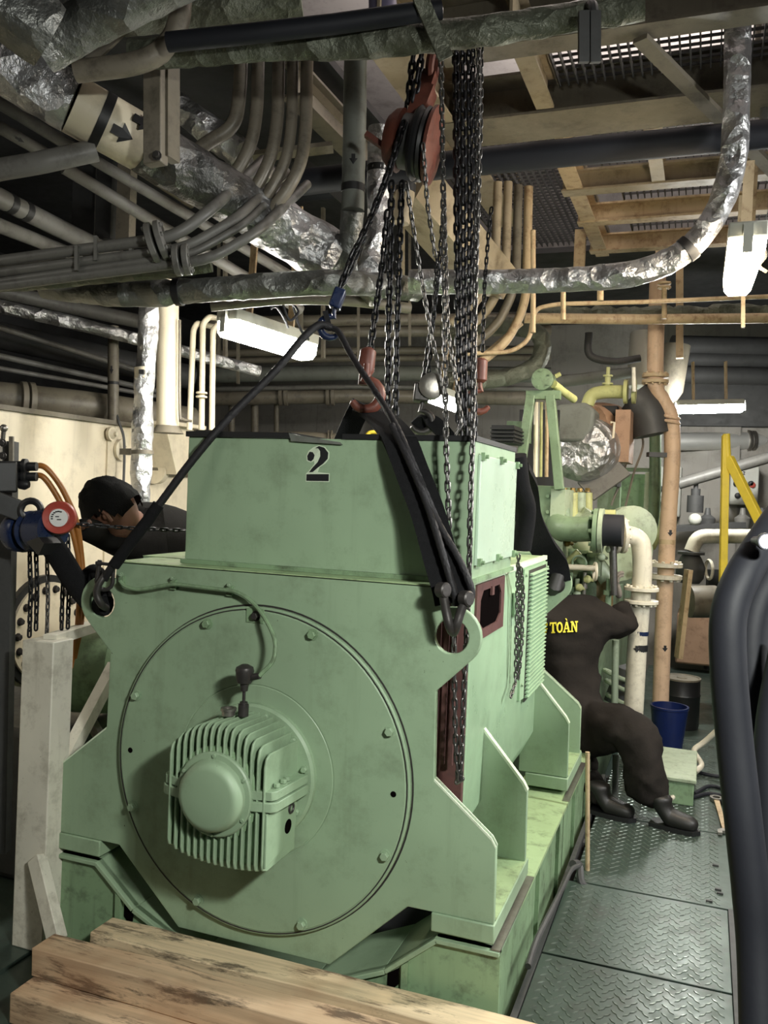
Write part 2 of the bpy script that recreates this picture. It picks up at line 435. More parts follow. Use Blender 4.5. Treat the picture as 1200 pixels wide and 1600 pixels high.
# body skin
S = .613
prof = [(-S, 1.285), (S, 1.285), (S, .52), (S - .05, .42), (S - .14, .34), (-S + .14, .34), (-S + .05, .42), (-S, .52)]
m = MB(); m.prism([(u * .84, v - .02) for u, v in prof], [], 3.90, 4.19, xz); part(alt, 'rear_core', m, 'green_dirty')
m = MB(); m.prism(prof, [], 2.62, 3.935, xz); part(alt, 'body_casing', m, 'green_panel', 'smooth lighter side casing', bevel=.004)
m = MB(); m.box((CX - .557, YF, 1.279), (CX + .60, 2.62, 1.2855)); m.box((CX - S, 2.62, 1.285), (CX + S, 3.94, 1.288)); part(alt, 'roof_plate', m, 'green_top', 'grimy top ledge')
m = MB(); m.box((CX + S - .012, YF + .022, 1.272), (CX + S + .006, 3.94, 1.291)); part(alt, 'ledge_rim', m, 'green_edge')
# winding space seen between front plate and casing
m = MB(); m.prism([(-.60, 1.27), (.609, 1.27), (.609, .53), (.52, .42), (-.52, .42), (-.60, .53)], [], 2.592, 2.618, xz)
m.box((CX + .44, YF + .024, .45), (CX + .46, 2.6, 1.27)); part(alt, 'winding_space', m, 'maroon', 'dark maroon opening with coil ends')
m = MB()
for k in range(9):
    z = .70 - k * .022; m.bar((CX + .47, 2.50 + .004 * k, z + .03), (CX + .60, 2.585, z - .10), .012, .010)
for k in range(3): m.bar((CX + .53 + k * .026, 2.55, .72), (CX + .53 + k * .026, 2.55, 1.27), .010, .015)
part(alt, 'coil_ends', m, 'maroon', 'brown winding ends', kind='stuff')
# side opening with maroon frame
p0 = PX(744, 1000, CX + S); p1 = PX(789, 897, CX + S)
y0, y1, z0, z1 = 2.655, 3.055, 1.085, 1.268
m = MB(); oc = lambda k: [(y0 + k, z1 - k), (y1 - k, z1 - k), (y1 - k, z0 + k), (y0 + k, z0 + k)]
inner = [(y0 + .05, z1 - .055), (y0 + .085, z1 - .025), (y1 - .085, z1 - .025), (y1 - .05, z1 - .055), (y1 - .05, z0 + .055), (y1 - .10, z0 + .03), (y0 + .10, z0 + .03), (y0 + .05, z0 + .055)]
fx = lambda u, v, d: Vector((CX + S + d, u, v))
m.prism(oc(0), [inner], -.002, .007, fx); part(alt, 'opening_frame', m, 'maroon', 'dull red frame of the open hand hole')
m = MB(); m.prism(inner, [], -.001, .001, fx); part(alt, 'opening', m, 'void')
m = MB(); m.bar((CX + S + .009, (y0 + y1) / 2, z1 - .02), (CX + S + .009, (y0 + y1) / 2, z1 - .05), .03, .008, (1, 0, 0)); part(alt, 'hook_lug', m, 'maroon')
# louvre panel on the side
m = MB(); m.prism([(3.40, 1.265), (3.925, 1.265), (3.925, .70), (3.40, .74)], [], 0, .010, fx); part(alt, 'vent_panel', m, 'green_panel'); m = MB(); m.prism([(3.49, 1.255), (3.89, 1.255), (3.89, .715), (3.49, .715)], [], .009, .0112, fx); part(alt, 'louvre_shade', m, 'shackle', 'dark sheet standing in for shade in the louvre gaps')  # dark backing sheet paints the shade between the slats
lv = MB(); lv.prism([(0, -.001), (.016, .000), (.017, .004), (.002, .009)], [], 3.50, 3.88, lambda u, v, d: Vector((u, d - 3.69, v)))
lvm = lv.mesh('louvre', 'green_panel')
for k in range(30): inst(alt, 'louvre', lvm, Matrix.Translation((CX + S + .0105, 3.69, 1.232 - k * .0172)))
for y in (3.425, 3.91):
    for z in (1.24, 1.0, .80): bolt(alt, (CX + S + .010, y, z), (1, 0, 0), .007)
m = MB(); m.box((CX + S, 3.22, 1.10), (CX + S + .022, 3.36, 1.19)); part(alt, 'side_cover', m, 'green_panel', bevel=.004)
# terminal box on top: four walls and lid
BX0, BX1, BY0, BY1, BZ0, BZ1 = -1.638, -.645, 2.50, 3.07, 1.288, 1.723
m = MB(); m.box((BX0, BY0, BZ0), (BX1, BY1, BZ1 - .012)); part(alt, 'terminal_box', m, 'green_paint', bevel=.003)
xa = PY(458, 680, BY0).x; xb = PY(536, 692, BY0).x
m = MB(); m.box((BX0 - .004, BY0 - .012, BZ1 - .012), (xa, BY1, BZ1 + .006)); m.box((xb, BY0 - .008, BZ1 - .012), (BX1 + .004, BY1, BZ1 + .004)); part(alt, 'lid_gasket', m, 'black', 'black sealing strip along the box top')
m = MB(); m.prism([(xa - .01, BZ1 + .004), (xa + .03, BZ1 - .004), (xb - .01, BZ1 - .022), (xb, BZ1 - .03), (xa, BZ1 - .022)], [], BY0 - .013, BY0 + .01, lambda u, v, d: Vector((u, d, v))); part(alt, 'torn_gasket', m, 'lag_gray', 'torn gray strip peeling off the box edge')
m = MB(); m.box((BX0 - .008, BY0 - .014, BZ0 - .002), (BX1 + .01, BY1 + .01, BZ0 + .012)); part(alt, 'box_flange', m, 'green_dirty')
m = MB(); m.box((BX1 - .001, BY0 + .035, BZ0 + .05), (BX1 + .010, BY1 - .006, BZ1 - .05)); part(alt, 'box_side_cover', m, 'cover_panel_lit', 'side cover held by clips, lamp reflection put in its pale colour', bevel=.003)
for y, z in ((BY0 + .05, BZ1 - .055), (2.80, BZ1 - .055), (BY1 - .02, BZ1 - .06), (BY0 + .05, BZ0 + .06), (2.80, BZ0 + .06), (BY1 - .02, BZ0 + .06)):
    m = MB(); m.box((BX1 + .008, y - .012, z - .012), (BX1 + .020, y + .012, z + .012)); m.cyl((BX1 + .018, y, z), (BX1 + .030, y, z), .006, 8); part(alt, 'cover_clip', m, 'green_dirty')
# stencilled number 2
u0, zc = PY(497, 725, BY0 - .0005), None
ox, oz = u0.x, u0.z; k = .062
blob = [(-.62, .18), (-.66, .40), (-.52, .62), (-.34, .60), (-.22, .44), (-.28, .24), (-.42, .12)]
bow = [(-.20, .80), (.02, .92), (.34, .84), (.58, .58), (.56, .28), (.30, .02), (-.02, -.20), (-.30, -.42), (-.52, -.44), (-.34, -.22), (-.02, .10), (.12, .40), (.10, .66), (-.02, .80)]
foot = [(-.66, -.54), (.66, -.50), (.66, -.86), (-.66, -.88)]
halo = [(-.70, -.92), (.70, -.90), (.70, -.46), (.0, -.42), (.08, -.17), (.44, .05), (.64, .30), (.64, .62), (.37, .88), (.02, .96), (-.30, .86), (-.60, .65), (-.71, .40), (-.68, .14), (-.44, .07), (-.24, .16), (-.22, .0), (-.56, -.40), (-.70, -.50)]
m = MB(); m.prism([(ox + u * k * .95, oz + v * k) for u, v in halo], [], BY0 - .0006, BY0 + .001, lambda u, v, d: Vector((u, d, v))); part(alt, 'number_halo', m, 'green_edge', 'pale overspray round the number')
for lp in (blob, bow, foot):
    m = MB(); m.prism([(ox + u * k * .95, oz + v * k) for u, v in lp], [], BY0 - .0014, BY0, lambda u, v, d: Vector((u, d, v))); part(alt, 'number_mark', m, 'print_black', 'black stencilled figure 2')
# round end flange
m = MB(); c = Vector((CX, 0, CZ))
m.lathe((CX, YF + .03, CZ), (0, -1, 0), [(0, .50), (.03, .512), (.046, .512), (.050, .508), (.050, .500), (.053, .497), (.053, .272), (.0515, .270), (.0515, .268), (.053, .266), (.053, .02)], 96)
fl = part(alt, 'end_shield', m, 'green_paint', 'round end shield disc', angle=25)
YD = YF - .023
for r_, w_ in ((.5135, .004), (.5035, .0018), (.2705, .0016)):
    m = MB(); m.lathe((CX, YF - .0008 if r_ > .51 else YD + .0028, CZ), (0, -1, 0), [(0, r_ - w_), (.0012, r_ - w_), (.0012, r_ + w_), (0, r_ + w_)], 96, cap=False); part(alt, 'grime_shade_seam', m, 'shackle')  # dark rings: grime in the seams plus painted shadow at the disc edge
m = MB(); q_ = PY(399, 962, YD); m.box((q_.x - .030, YD - .003, q_.z - .022), (q_.x + .030, YD + .003, q_.z + .022)); part(alt, 'lock_plate', m, 'green_dirty'); bolt(alt, (q_.x + .004, YD - .003, q_.z), (0, -1, 0), .012, 'shackle')
for k in range(8): a = R(22.5 + 45 * k); bolt(alt, (CX + .481 * math.cos(a), YD, CZ + .481 * math.sin(a)), (0, -1, 0), .0135, 'green_dirty' if k in (2, 1) else 'green_paint')
for s in (1, -1): m = MB(); m.cyl((CX + s * .462, YD - .001, CZ), (CX + s * .462, YD + .002, CZ), .009, 12); part(alt, 'dowel_hole', m, 'void')
# finned sleeve bearing
m = MB()
m.lathe((CX, YD + .002, CZ), (0, -1, 0), [(0, .214), (.018, .214), (.024, .206), (.024, .10)], 64)
bh = part(alt, 'bearing_housing', m, 'green_paint', 'finned bearing housing in the middle of the disc', angle=25)
m = MB(); m.lathe((CX, 2.36, CZ), (0, -1, 0), [(0, .135), (.20, .135), (.205, .125)], 40); m.box((CX - .125, 2.165, CZ - .19), (CX + .125, 2.36, CZ)); part(bh, 'core', m, 'green_dirty')
nf = 15
for k in range(nf):
    dx = -.155 + .31 * k / (nf - 1); t = .0035
    top = math.sqrt(max(.0, .205 ** 2 - dx * dx)) * .97 if abs(dx) < .2 else .05
    bot = -(.165 + .055 * math.sqrt(max(0, 1 - ((dx - .03) / .20) ** 2)))
    yb = YD - .02; yf = 2.150
    pts = [(yb, top - .006), (yf + .028, top), (yf + .008, top - .010), (yf, top - .035), (yf, .055), (yf, -.05), (yf, bot + .03), (yf + .006, bot + .010), (yf + .03, bot), (yb, bot)]
    m = MB(); m.prism(pts, [], -t, t, lambda u, v, d: Vector((CX + dx + d, u, CZ + v))); part(bh, 'cooling_fin', m, 'green_paint', bevel=.0025)
# front cover
m = MB(); m.lathe((CX, 2.152, CZ), (0, -1, 0), [(0, .122), (.010, .122), (.014, .118), (.016, .105), (.040, .098), (.050, .088), (.053, .078), (.054, .02)], 56); part(bh, 'end_cover', m, 'green_paint', 'domed end cover', angle=30)
for k in range(6): a = R(30 + 60 * k); bolt(bh, (CX + .113 * math.cos(a), 2.140, CZ + .113 * math.sin(a)), (0, -1, 0), .006)
# split clamp flanges
for s in (1, -1):
    m = MB(); x0 = CX + s * .118; x1 = CX + s * .185
    m.prism([(x0, 2.146), (CX + s * .175, 2.160), (x1, 2.175), (x1 + s * .015, 2.345), (x0, 2.345)], [], CZ + .002, CZ + .028, lambda u, v, d: Vector((u, v, d)))
    m.prism([(x0, 2.142), (CX + s * .175, 2.156), (x1 + s * .004, 2.172), (x1 + s * .018, 2.345), (x0, 2.345)], [], CZ - .030, CZ - .002, lambda u, v, d: Vector((u, v, d)))
    part(bh, 'split_flange', m, 'green_paint', bevel=.002)
    for y in (2.20, 2.24, 2.265): bolt(bh, (CX + s * .170, y, CZ + .028), (0, 0, 1), .010)
m = MB(); m.prism([(2.155, -.19), (2.155, -.035), (2.345, -.035), (2.345, -.13), (2.30, -.17)], [], CX + .158, CX + .166, lambda u, v, d: Vector((d, u, CZ + v)))
part(bh, 'side_plate', m, 'green_paint', bevel=.002)
m = MB(); m.cyl((CX + .160, 2.29, CZ - .115), (CX + .1675, 2.29, CZ - .115), .021, 16); part(bh, 'sight_hole', m, 'void')
m = MB(); m.torus((CX + .168, 2.305, CZ - .065), (1, 0, 0), .014, .004, 14, 6); part(bh, 'lifting_ring', m, 'shackle')
for a in (12, 40, 75, 112, 145, -30, -60, 200): bolt(bh, (CX + .188 * math.cos(R(a)), YD - .022, CZ + .188 * math.sin(R(a))), (0, -1, 0), .010)
# oil cup and temperature sensor
m = MB(); m.lathe((CX - .03, 2.26, CZ + .198), (0, 0, 1), [(0, .02), (.014, .02), (.014, .024), (.022, .024), (.022, .015), (.012, .015)], 18); part(bh, 'oil_cup', m, 'steel', 'bare metal oil cup')
m = MB(); zs = CZ + .21; sx, sy = CX + .012, 2.275
m.lathe((sx, sy, zs - .012), (0, 0, 1), [(0, .016), (.035, .016), (.035, .012), (.042, .012), (.042, .005), (.075, .005), (.075, .011), (.098, .014), (.100, .022), (.116, .027), (.130, .027), (.136, .029), (.146, .026), (.155, .010)], 14)
m.cyl((sx + .02, sy, zs + .105), (sx + .052, sy - .002, zs + .115), .010, 10)
part(bh, 'sensor_head', m, 'shackle', 'small dark metal temperature sensor')
pts = [PY(x, y, YD - .006) for x, y in ((188, 908), (196, 916), (215, 921), (240, 918), (272, 913), (310, 917), (345, 921), (372, 926), (395, 942))]
pts += [PY(x, y, yy) for x, y, yy in ((415, 968, 2.33), (428, 995, 2.31), (430, 1015, 2.30), (425, 1035, 2.29))] + [Vector((sx + .05, sy - .002, zs + .114))]
m = MB(); m.tube(spline(pts, 6), .0065, 8); part(alt, 'sensor_cable', m, 'green_dirty', 'armoured sensor cable clipped across the plate')
for x, y in ((192, 906), (273, 912), (361, 922)):
    p = PY(x, y, YF); m = MB(); m.box((p.x - .010, YF - .012, p.z - .018), (p.x + .010, YF, p.z + .014)); part(alt, 'cable_clip', m, 'green_dirty')
    bolt(alt, (p.x, YF - .012, p.z + .018), (0, -1, 0), .006)

# ================================================================ bedplate below the alternator
bed = thing('bedplate', 'green welded steel bed frame under the alternator', 'bed frame', (CX, 4.0, -.30))
def half_bed(): return [(.790, .258), (.600, .258), (.445, .130), (.20, .02)]
hb = half_bed(); top = hb + [(-u, v) for u, v in hb[::-1]]
m = MB(); m.prism([(.790, -.30)] + top + [(-.790, -.30)], [], 2.412, 2.43, xz); part(bed, 'end_plate', m, 'green_dirty')
m = MB()
for a, c in zip(top, top[1:]):
    dv = Vector((c[0] - a[0], c[1] - a[1])).normalized(); n_ = Vector((-dv.y, dv.x)) * .014
    if n_.y > 0: n_ = -n_
    m.prism([a, c, (c[0] + n_.x, c[1] + n_.y), (a[0] + n_.x, a[1] + n_.y)], [], 2.395, 2.70, xz)
part(bed, 'top_flange', m, 'green_paint', bevel=.002)
for s in (1, -1):
    m = MB(); m.box((CX + s * .55, 2.70, .244), (CX + s * .790, 4.7, .258)); part(bed, 'side_flange', m, 'green_top', 'yellowish grimy upper flange')
    m = MB(); m.box((CX + s * .760, 2.43, -.30), (CX + s * .776, 4.7, .245)); part(bed, 'side_web', m, 'green_dirty')
    for y in (3.05, 3.5, 3.95, 4.4): m = MB(); m.box((CX + s * .776, y, -.30), (CX + s * .79, y + .015, .244)); part(bed, 'stiffener', m, 'green_dirty')
    for ya_, yb_ in ((2.40, 2.92), (3.72, 4.30)): m = MB(); m.box((CX + s * .765, ya_, .2585), (CX + s * .792, yb_, .263)); part(bed, 'worn_strip', m, 'steel', 'scuffed bare steel strip along the rim')
    m = MB(); m.prism([(s * .50, -.30), (s * .52, -.30), (s * .52, .17), (s * .50, .155)], [], 2.398, 2.413, xz); part(bed, 'web_rib', m, 'green_dirty')
    m = MB(); m.prism([(s * .455, .115), (s * .49, .14), (s * .49, .09), (s * .475, .075), (s * .455, .08)], [], 2.409, 2.4125, xz); part(bed, 'notch', m, 'void')
m = MB(); m.box((CX - .75, 2.70, -.30), (CX + .75, 4.7, .02)); part(bed, 'sump', m, 'hull_dark')

# ================================================================ timbers in the foreground
def timber(label, y0, y1, zt, zb, x0, x1, mat, skew=0):
    m = MB(); n = 14
    for i in range(n + 1):
        x = x0 + (x1 - x0) * i / n; w = lambda: rnd.uniform(-.003, .003)
        m.v += [Vector((x + (.0), y0 + w(), zb)), Vector((x, y1 + w(), zb)), Vector((x, y1 + w(), zt + w())), Vector((x, y0 + w(), zt + w()))]
    for i in range(n):
        for k in range(4): j = (k + 1) % 4; m.f.append((i * 4 + k, i * 4 + j, i * 4 + 4 + j, i * 4 + 4 + k))
    m.f += [(3, 2, 1, 0), tuple(n * 4 + k for k in range(4))]
    return solo('timber_beam', label, 'timber', m, mat, 'sawn timbers before the alternator', bevel=.004)
ta = PY(140, 1457, 2.26); tb = PY(50, 1480, 2.10); tc = PY(14, 1553, 2.0)
zA = ta.z; zB = tb.z; zC = PY(51, 1526, 2.10).z - .001
tc = PZ(14, 1553, zC)
print('timbers', ta, tb, tc, zA, zB, zC)
timber('pale sawn timber beam nearest the alternator, dark band across its middle', PZ(140, 1457, zA).y, 2.375, zA, zB - .06, ta.x, .75, 'timber_pale')
timber('sawn timber beam with black stains on its end, upper one of the front pair', tb.y, PZ(85, 1456, zB).y, zB, zC + .001, tb.x, .75, 'timber')
timber('lowest sawn timber beam lying on the deck under the stained one', tc.y, tc.y + .20, zC, zC - .09, tc.x, .75, 'timber')

# ================================================================ helpers for pipes, chains, figures
def path_at(pts, a, c):
    """piece of a polyline between the length fractions a and c"""
    L = [0.0]
    for p, q in zip(pts, pts[1:]): L.append(L[-1] + (q - p).length)
    T = L[-1]; out = []
    def at(s):
        for i in range(len(pts) - 1):
            if s <= L[i + 1] or i == len(pts) - 2: return pts[i].lerp(pts[i + 1], (s - L[i]) / max(1e-9, L[i + 1] - L[i]))
    out = [at(a * T)] + [pts[i] for i in range(len(pts)) if a * T < L[i] < c * T] + [at(c * T)]
    return out
def lagged(mb, pts, r, n=16, jitter=.05, wrap=.28, seed=1):
    """lagging: radius wanders, each foil wrap steps over the last"""
    rr = random.Random(seed); P = resample(pts, max(.03, r * .45)); rad = []; k = 1.0; s = 0
    for i in range(len(P)):
        s += (P[i] - P[i - 1]).length if i else 0
        if s > wrap: s = 0; k = 1 + rr.uniform(-jitter, jitter * 1.2)
        rad.append(r * (k + rr.uniform(-jitter, jitter) * .5))
    a = len(mb.v); mb.tube(P, r, n, rad=rad)
    for i in range(a, len(mb.v)):
        c = P[min((i - a) // n, len(P) - 1)]; mb.v[i] = c + (mb.v[i] - c) * (1 + rr.uniform(-jitter, jitter) * .45)
    return mb
PATH = {}
def pipe(label, mat, rpx, pts, rad=.12, name='pipe', cat='pipe', lag=0, group=None, n=14, smooth=False, parent=None):
    P = [D(*p) for p in pts]; r = rpx * pts[0][2] / FPX
    Q = spline(P, 8) if smooth else fillet(P, rad, 7)
    m = MB()
    if lag: lagged(m, Q, r, n, lag, seed=len(PATH) + 3)
    else: m.tube(Q, r, n)
    o = part(parent, name, m, mat, label) if parent else solo(name, label, cat, m, mat, group)
    PATH[o] = (Q, r); return o
def band(o, a, c, mat='black', k=1.04, name='band', label=None):
    Q, r = PATH[o]; m = MB(); m.tube(path_at(Q, a, c), r * k, 16); return part(o, name, m, mat, label)
def arrow(o, a, side, mat='print_black', s=1.0):
    """small flow arrow wrapped onto the pipe; side = direction it faces"""
    Q, r = PATH[o]; seg = path_at(Q, a, min(1, a + .02)); p = seg[0]; t = (seg[-1] - seg[0]).normalized()
    sd = Vector(side); sd = (sd - t * sd.dot(t)).normalized(); w = t.cross(sd); m = MB(); k = r * .8 * s
    m.prism([(0, -.5), (1.1, 0), (0, .5), (0, .22), (-.8, .22), (-.8, -.22), (0, -.22)], [], .965, 1.05, lambda u, v, d: p + t * (u * k) + (sd * math.cos(v * .7) + w * math.sin(v * .7)) * (r * d))
    return part(o, 'flow_arrow', m, mat)
TOCAM = -FW + UP * -.3
def flange(o, p, axis, r, t=.03, nb=8, mat='gray_pipe', gap=.012, bmat=None):
    a = Vector(axis).normalized(); p = Vector(p); x = a.orthogonal().normalized(); y = a.cross(x)
    for s in (1, -1):
        m = MB(); m.lathe(p + a * (s * gap / 2), a * s, [(0, r * .96), (.002, r), (t, r), (t + .002, r * .96)], 28); part(o, 'flange', m, mat)
    for k in range(nb):
        q = p + x * (r * .82 * math.cos(2 * math.pi * k / nb)) + y * (r * .82 * math.sin(2 * math.pi * k / nb))
        for s in (1, -1): bolt(o, q + a * (s * (gap / 2 + t)), a * s, r * .11, bmat or mat)
_links = {}
def chain(label, pts, pitch, mat='chain_steel', group=None, wire=None, straight=True, name='chain', joined=False):
    d = wire or pitch / 3.5; P = [Vector(p) for p in pts]; Q = resample(P, pitch)
    key = (round(pitch, 4), mat, round(d, 4))
    if key not in _links:
        m = MB(); rc = .80 * d; h = (pitch + d) / 2 - rc; pp = []
        for k in range(5): a = math.pi * k / 4; pp.append(Vector((rc * math.cos(a), 0, h + rc * math.sin(a))))
        for k in range(5): a = math.pi + math.pi * k / 4; pp.append(Vector((rc * math.cos(a), 0, -h + rc * math.sin(a))))
        n = len(pp); vs = []; fs = []
        for i in range(n):
            t = (pp[(i + 1) % n] - pp[i - 1]).normalized(); u = Vector((0, 1, 0)); w = t.cross(u)
            for k in range(5): a = 2 * math.pi * k / 5; vs.append(pp[i] + (u * math.cos(a) + w * math.sin(a)) * (d / 2))
        for i in range(n):
            for k in range(5): j = (i + 1) % n; l = (k + 1) % 5; fs.append((i * 5 + k, i * 5 + l, j * 5 + l, j * 5 + k))
        m.add(vs, fs); _links[key] = m.mesh('link', mat, angle=80)
    me = _links[key]
    t = thing(name, label, 'chain', Q[-1] if Q[-1].z < Q[0].z else Q[0], group)
    base = FW.cross(Vector((0, 0, 1))).normalized(); jm = MB()
    for i in range(len(Q) - 1):
        a = (Q[i + 1] - Q[i]).normalized(); x = base if abs(a.dot(base)) < .9 else Vector((0, 0, 1))
        x = (x - a * x.dot(a)).normalized(); y = a.cross(x)
        an = R(25 + rnd.uniform(-9, 9)) + (math.pi / 2 if i % 2 else 0); x2 = x * math.cos(an) + y * math.sin(an); y2 = a.cross(x2)
        mm = Matrix((x2, y2, a)).transposed().to_4x4(); mm.translation = (Q[i] + Q[i + 1]) / 2
        if joined: jm.add([mm @ v.co for v in me.vertices], [tuple(p.vertices) for p in me.polygons])
        else: inst(t, 'link', me, mm)
    if joined: part(t, 'links', jm, mat, kind='stuff', angle=80)
    return t
def figure(joints, edges, root, sub=2):
    """continuous limbs grown over a posed skeleton; joints: name -> (point, radius x, radius y)"""
    names = list(joints); me = bpy.data.meshes.new('figure')
    me.from_pydata([Vector(joints[k][0]) for k in names], [(names.index(a), names.index(c)) for a, c in edges], [])
    o = bpy.data.objects.new('figure', me); COL.objects.link(o)
    sk = o.modifiers.new('skin', 'SKIN'); sk.use_smooth_shade = True
    for i, k in enumerate(names):
        v = me.skin_vertices[0].data[i]; v.radius = joints[k][1:3]; v.use_root = (k == root)
    sb = o.modifiers.new('sub', 'SUBSURF'); sb.levels = sub; sb.render_levels = sub
    dg = bpy.context.evaluated_depsgraph_get(); em = bpy.data.meshes.new_from_object(o.evaluated_get(dg))
    bpy.data.objects.remove(o); m = MB(); m.add([v.co.copy() for v in em.vertices], [tuple(p.vertices) for p in em.polygons]); bpy.data.meshes.remove(em)
    return m
def hand(wrist, tip, palm_n, s=1.0, curl=.6):
    """palm, four bent unequal fingers and a thumb; tip gives the pointing direction"""
    w = Vector(wrist); f = (Vector(tip) - w).normalized(); n = Vector(palm_n); n = (n - f * n.dot(f)).normalized(); sd = f.cross(n)
    J = {'w': (w, .026 * s, .020 * s), 'p': (w + f * .045 * s, .036 * s, .017 * s), 'k': (w + f * .085 * s, .036 * s, .015 * s)}; E = [('w', 'p'), ('p', 'k')]
    m = figure(J, E, 'w', 2)
    for i, (off, ln) in enumerate(((-.030, .070), (-.010, .080), (.010, .074), (.029, .058))):
        b = w + f * .078 * s + sd * off * s; j = {}; e = []; p = b; d = f.copy()
        for k in range(4):
            j[k] = (p, (.0100 - .001 * k) * s, (.0095 - .001 * k) * s)
            if k: e.append((k - 1, k))
            d = (Matrix.Rotation(-curl, 3, sd) @ d) if k else d; p = p + d * (ln / 3 * s)
        m2 = figure(j, e, 0, 1); m.add(m2.v, m2.f)
    b = w + f * .03 * s - sd * .03 * s; d = (f * .6 - sd * .7 + n * .4).normalized(); j = {0: (b, .012 * s, .012 * s), 1: (b + d * .03 * s, .011 * s, .011 * s), 2: (b + (d + f * .5).normalized() * .058 * s, .009 * s, .009 * s)}
    m2 = figure(j, [(0, 1), (1, 2)], 0, 1); m.add(m2.v, m2.f); return m
def pbox(mb, x0, y0, x1, y1, Y, dy):
    """axis-aligned block whose front face at Y spans those sight lines"""
    a = PY(x0, y0, Y); c = PY(x1, y1, Y); return mb.box((a.x, Y, a.z), (c.x, Y + dy, c.z))

# ================================================================ room shell
m = MB(); m.box((-6, 9.3, -.30), (4.5, 9.4, 5.0)); struct('wall_back', m, 'gray_wall')
m = MB(); m.box((-6.1, -2.5, -.30), (-6.0, 11, 5.0)); struct('wall_left', m, 'hull_dark')
m = MB(); m.box((4.5, -2.5, -.30), (4.6, 11, 5.0)); struct('wall_right', m, 'hull_dark')
m = MB(); m.box((-6, -2.6, -.30), (4.5, -2.5, 5.0)); struct('wall_front', m, 'hull_dark')
m = MB(); m.box((-6, -2.5, 4.9), (4.5, 11, 5.0)); struct('ceiling', m, 'gray_wall')
lamp('upper_deck_light', (-.2, 5.0, 3.9), (-.2, 5.0, 4.9), 1.8, 3.0, 210, (1, .92, .93))  # broad unseen light standing in for the upper deck's own lighting

# cream tank along the left side
tank = thing('tank', 'long cream painted steel tank standing along the left side', 'tank', (-3.9, 4.0, -.30))
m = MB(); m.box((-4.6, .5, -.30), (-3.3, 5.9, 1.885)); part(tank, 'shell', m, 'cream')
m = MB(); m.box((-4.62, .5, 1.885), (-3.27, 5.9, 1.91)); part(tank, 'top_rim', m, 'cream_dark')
m = MB(); a = PX(163, 790, -3.3); c = PX(193, 790, -3.3); m.box((-3.3, a.y, .3), (-3.288, c.y, 1.86)); part(tank, 'side_strip', m, 'cream')
for x, y, r in ((172, 678, 11), (188, 703, 17)):
    p = PX(x, y, -3.285); k = r * depth(p) / FPX; m = MB(); m.lathe(p, (1, 0, 0), [(0, k), (.02, k), (.02, k * .75), (.035, k * .35), (.05, k * .3)], 20); part(tank, 'blank_cap', m, 'cream')
mh = PX(66, 985, -3.3); m = MB(); m.lathe(mh, (1, 0, 0), [(0, .30), (.03, .30), (.03, .26)], 40); mp = part(tank, 'manhole_ring', m, 'black')
m = MB(); m.lathe(mh, (1, 0, 0), [(.0, .262), (.045, .262), (.045, .05)], 40); part(mp, 'manhole_cover', m, 'cream')
for k in range(18): a = 2 * math.pi * k / 18; bolt(mp, mh + Vector((.045, .225 * math.cos(a), .225 * math.sin(a))), (1, 0, 0), .016, 'shackle')
# bracket under the column on the tank
p = PX(262, 680, -3.2); m = MB(); m.prism([(-.16, 0), (.16, 0), (.05, -.30), (-.02, -.30)], [], -.09, .09, lambda u, v, d: Vector((-3.2 + d, p.y + u, 1.91 + v))); m.box((-3.32, p.y - .19, 1.908), (-3.04, p.y + .19, 1.93)); part(tank, 'column_bracket', m, 'cream')
m = MB(); a = PX(240, 735, -3.27); m.cyl(a, PX(300, 737, -3.27), .035, 14); part(tank, 'stub_pipe', m, 'cream_dark'); m = MB(); m.cyl(a, a + Vector((0, .05, 0)), .085, 20); part(tank, 'stub_flange', m, 'cream')
m = MB(); m.box((-3.31, 3.0, -.28), (-3.28, 5.9, .25)); part(tank, 'foot_strip', m, 'dark_steel')

# ================================================================ deck plates of the walkway
dk = thing('walkway', 'dark green chequer plate walkway right of the alternator', 'walkway', (-.15, 5.0, -.30))
XL, XR = -.455, .150
ys = [1.6, 2.62, 3.02, 3.56, 4.36, 5.2, 6.0, 7.2, 8.6]
ys[2] = PZ(950, 1500, 0).y * .5 + PZ(1100, 1555, 0).y * .5; ys[3] = PZ(980, 1390, 0).y * .5 + PZ(1110, 1418, 0).y * .5
ys[1] = 2.2; print('plate joints', ys)
for i in range(len(ys) - 1):
    m = MB(); m.box((XL + (0 if i < 3 else .02), ys[i] + .006, -.012), (XR if i < 3 else XR + .03, ys[i + 1] - .006, 0)); pl = part(dk, 'deck_plate', m, 'plate_green', bevel=.002)
    if ys[i] < 6:
        t = MB(); y = ys[i] + .03; row = 0
        while y < ys[i + 1] - .03:
            x = XL + .03 + (.018 if row % 2 else 0)
            while x < XR - .02:
                s = 1 if (round((x - XL) / .036) + row) % 2 else -1
                u = Vector((.011 * s, .011, 0)); w = Vector((-.0032 * s, .0032, 0)) if s > 0 else Vector((.0032, .0032, 0)); c = Vector((x, y, 0))
                t.add([c - u, c + w, c + u, c - w, c - u * .7 + Vector((0, 0, .0022)), c + w * .7 + Vector((0, 0, .0022)), c + u * .7 + Vector((0, 0, .0022)), c - w * .7 + Vector((0, 0, .0022))],
                      [(4, 5, 6, 7), (0, 1, 5, 4), (1, 2, 6, 5), (2, 3, 7, 6), (3, 0, 4, 7)])
                x += .036
            y += .024; row += 1
        part(pl, 'tread', t, 'tread_worn', kind='stuff', angle=10)
for x, w in ((XL - .012, .02), (XR + .012, .02)):
    m = MB(); m.box((x - w / 2, 1.6, -.07), (x + w / 2, ys[3] if x > 0 else 5.0, .004)); part(dk, 'edge_bar', m, 'dark_steel')
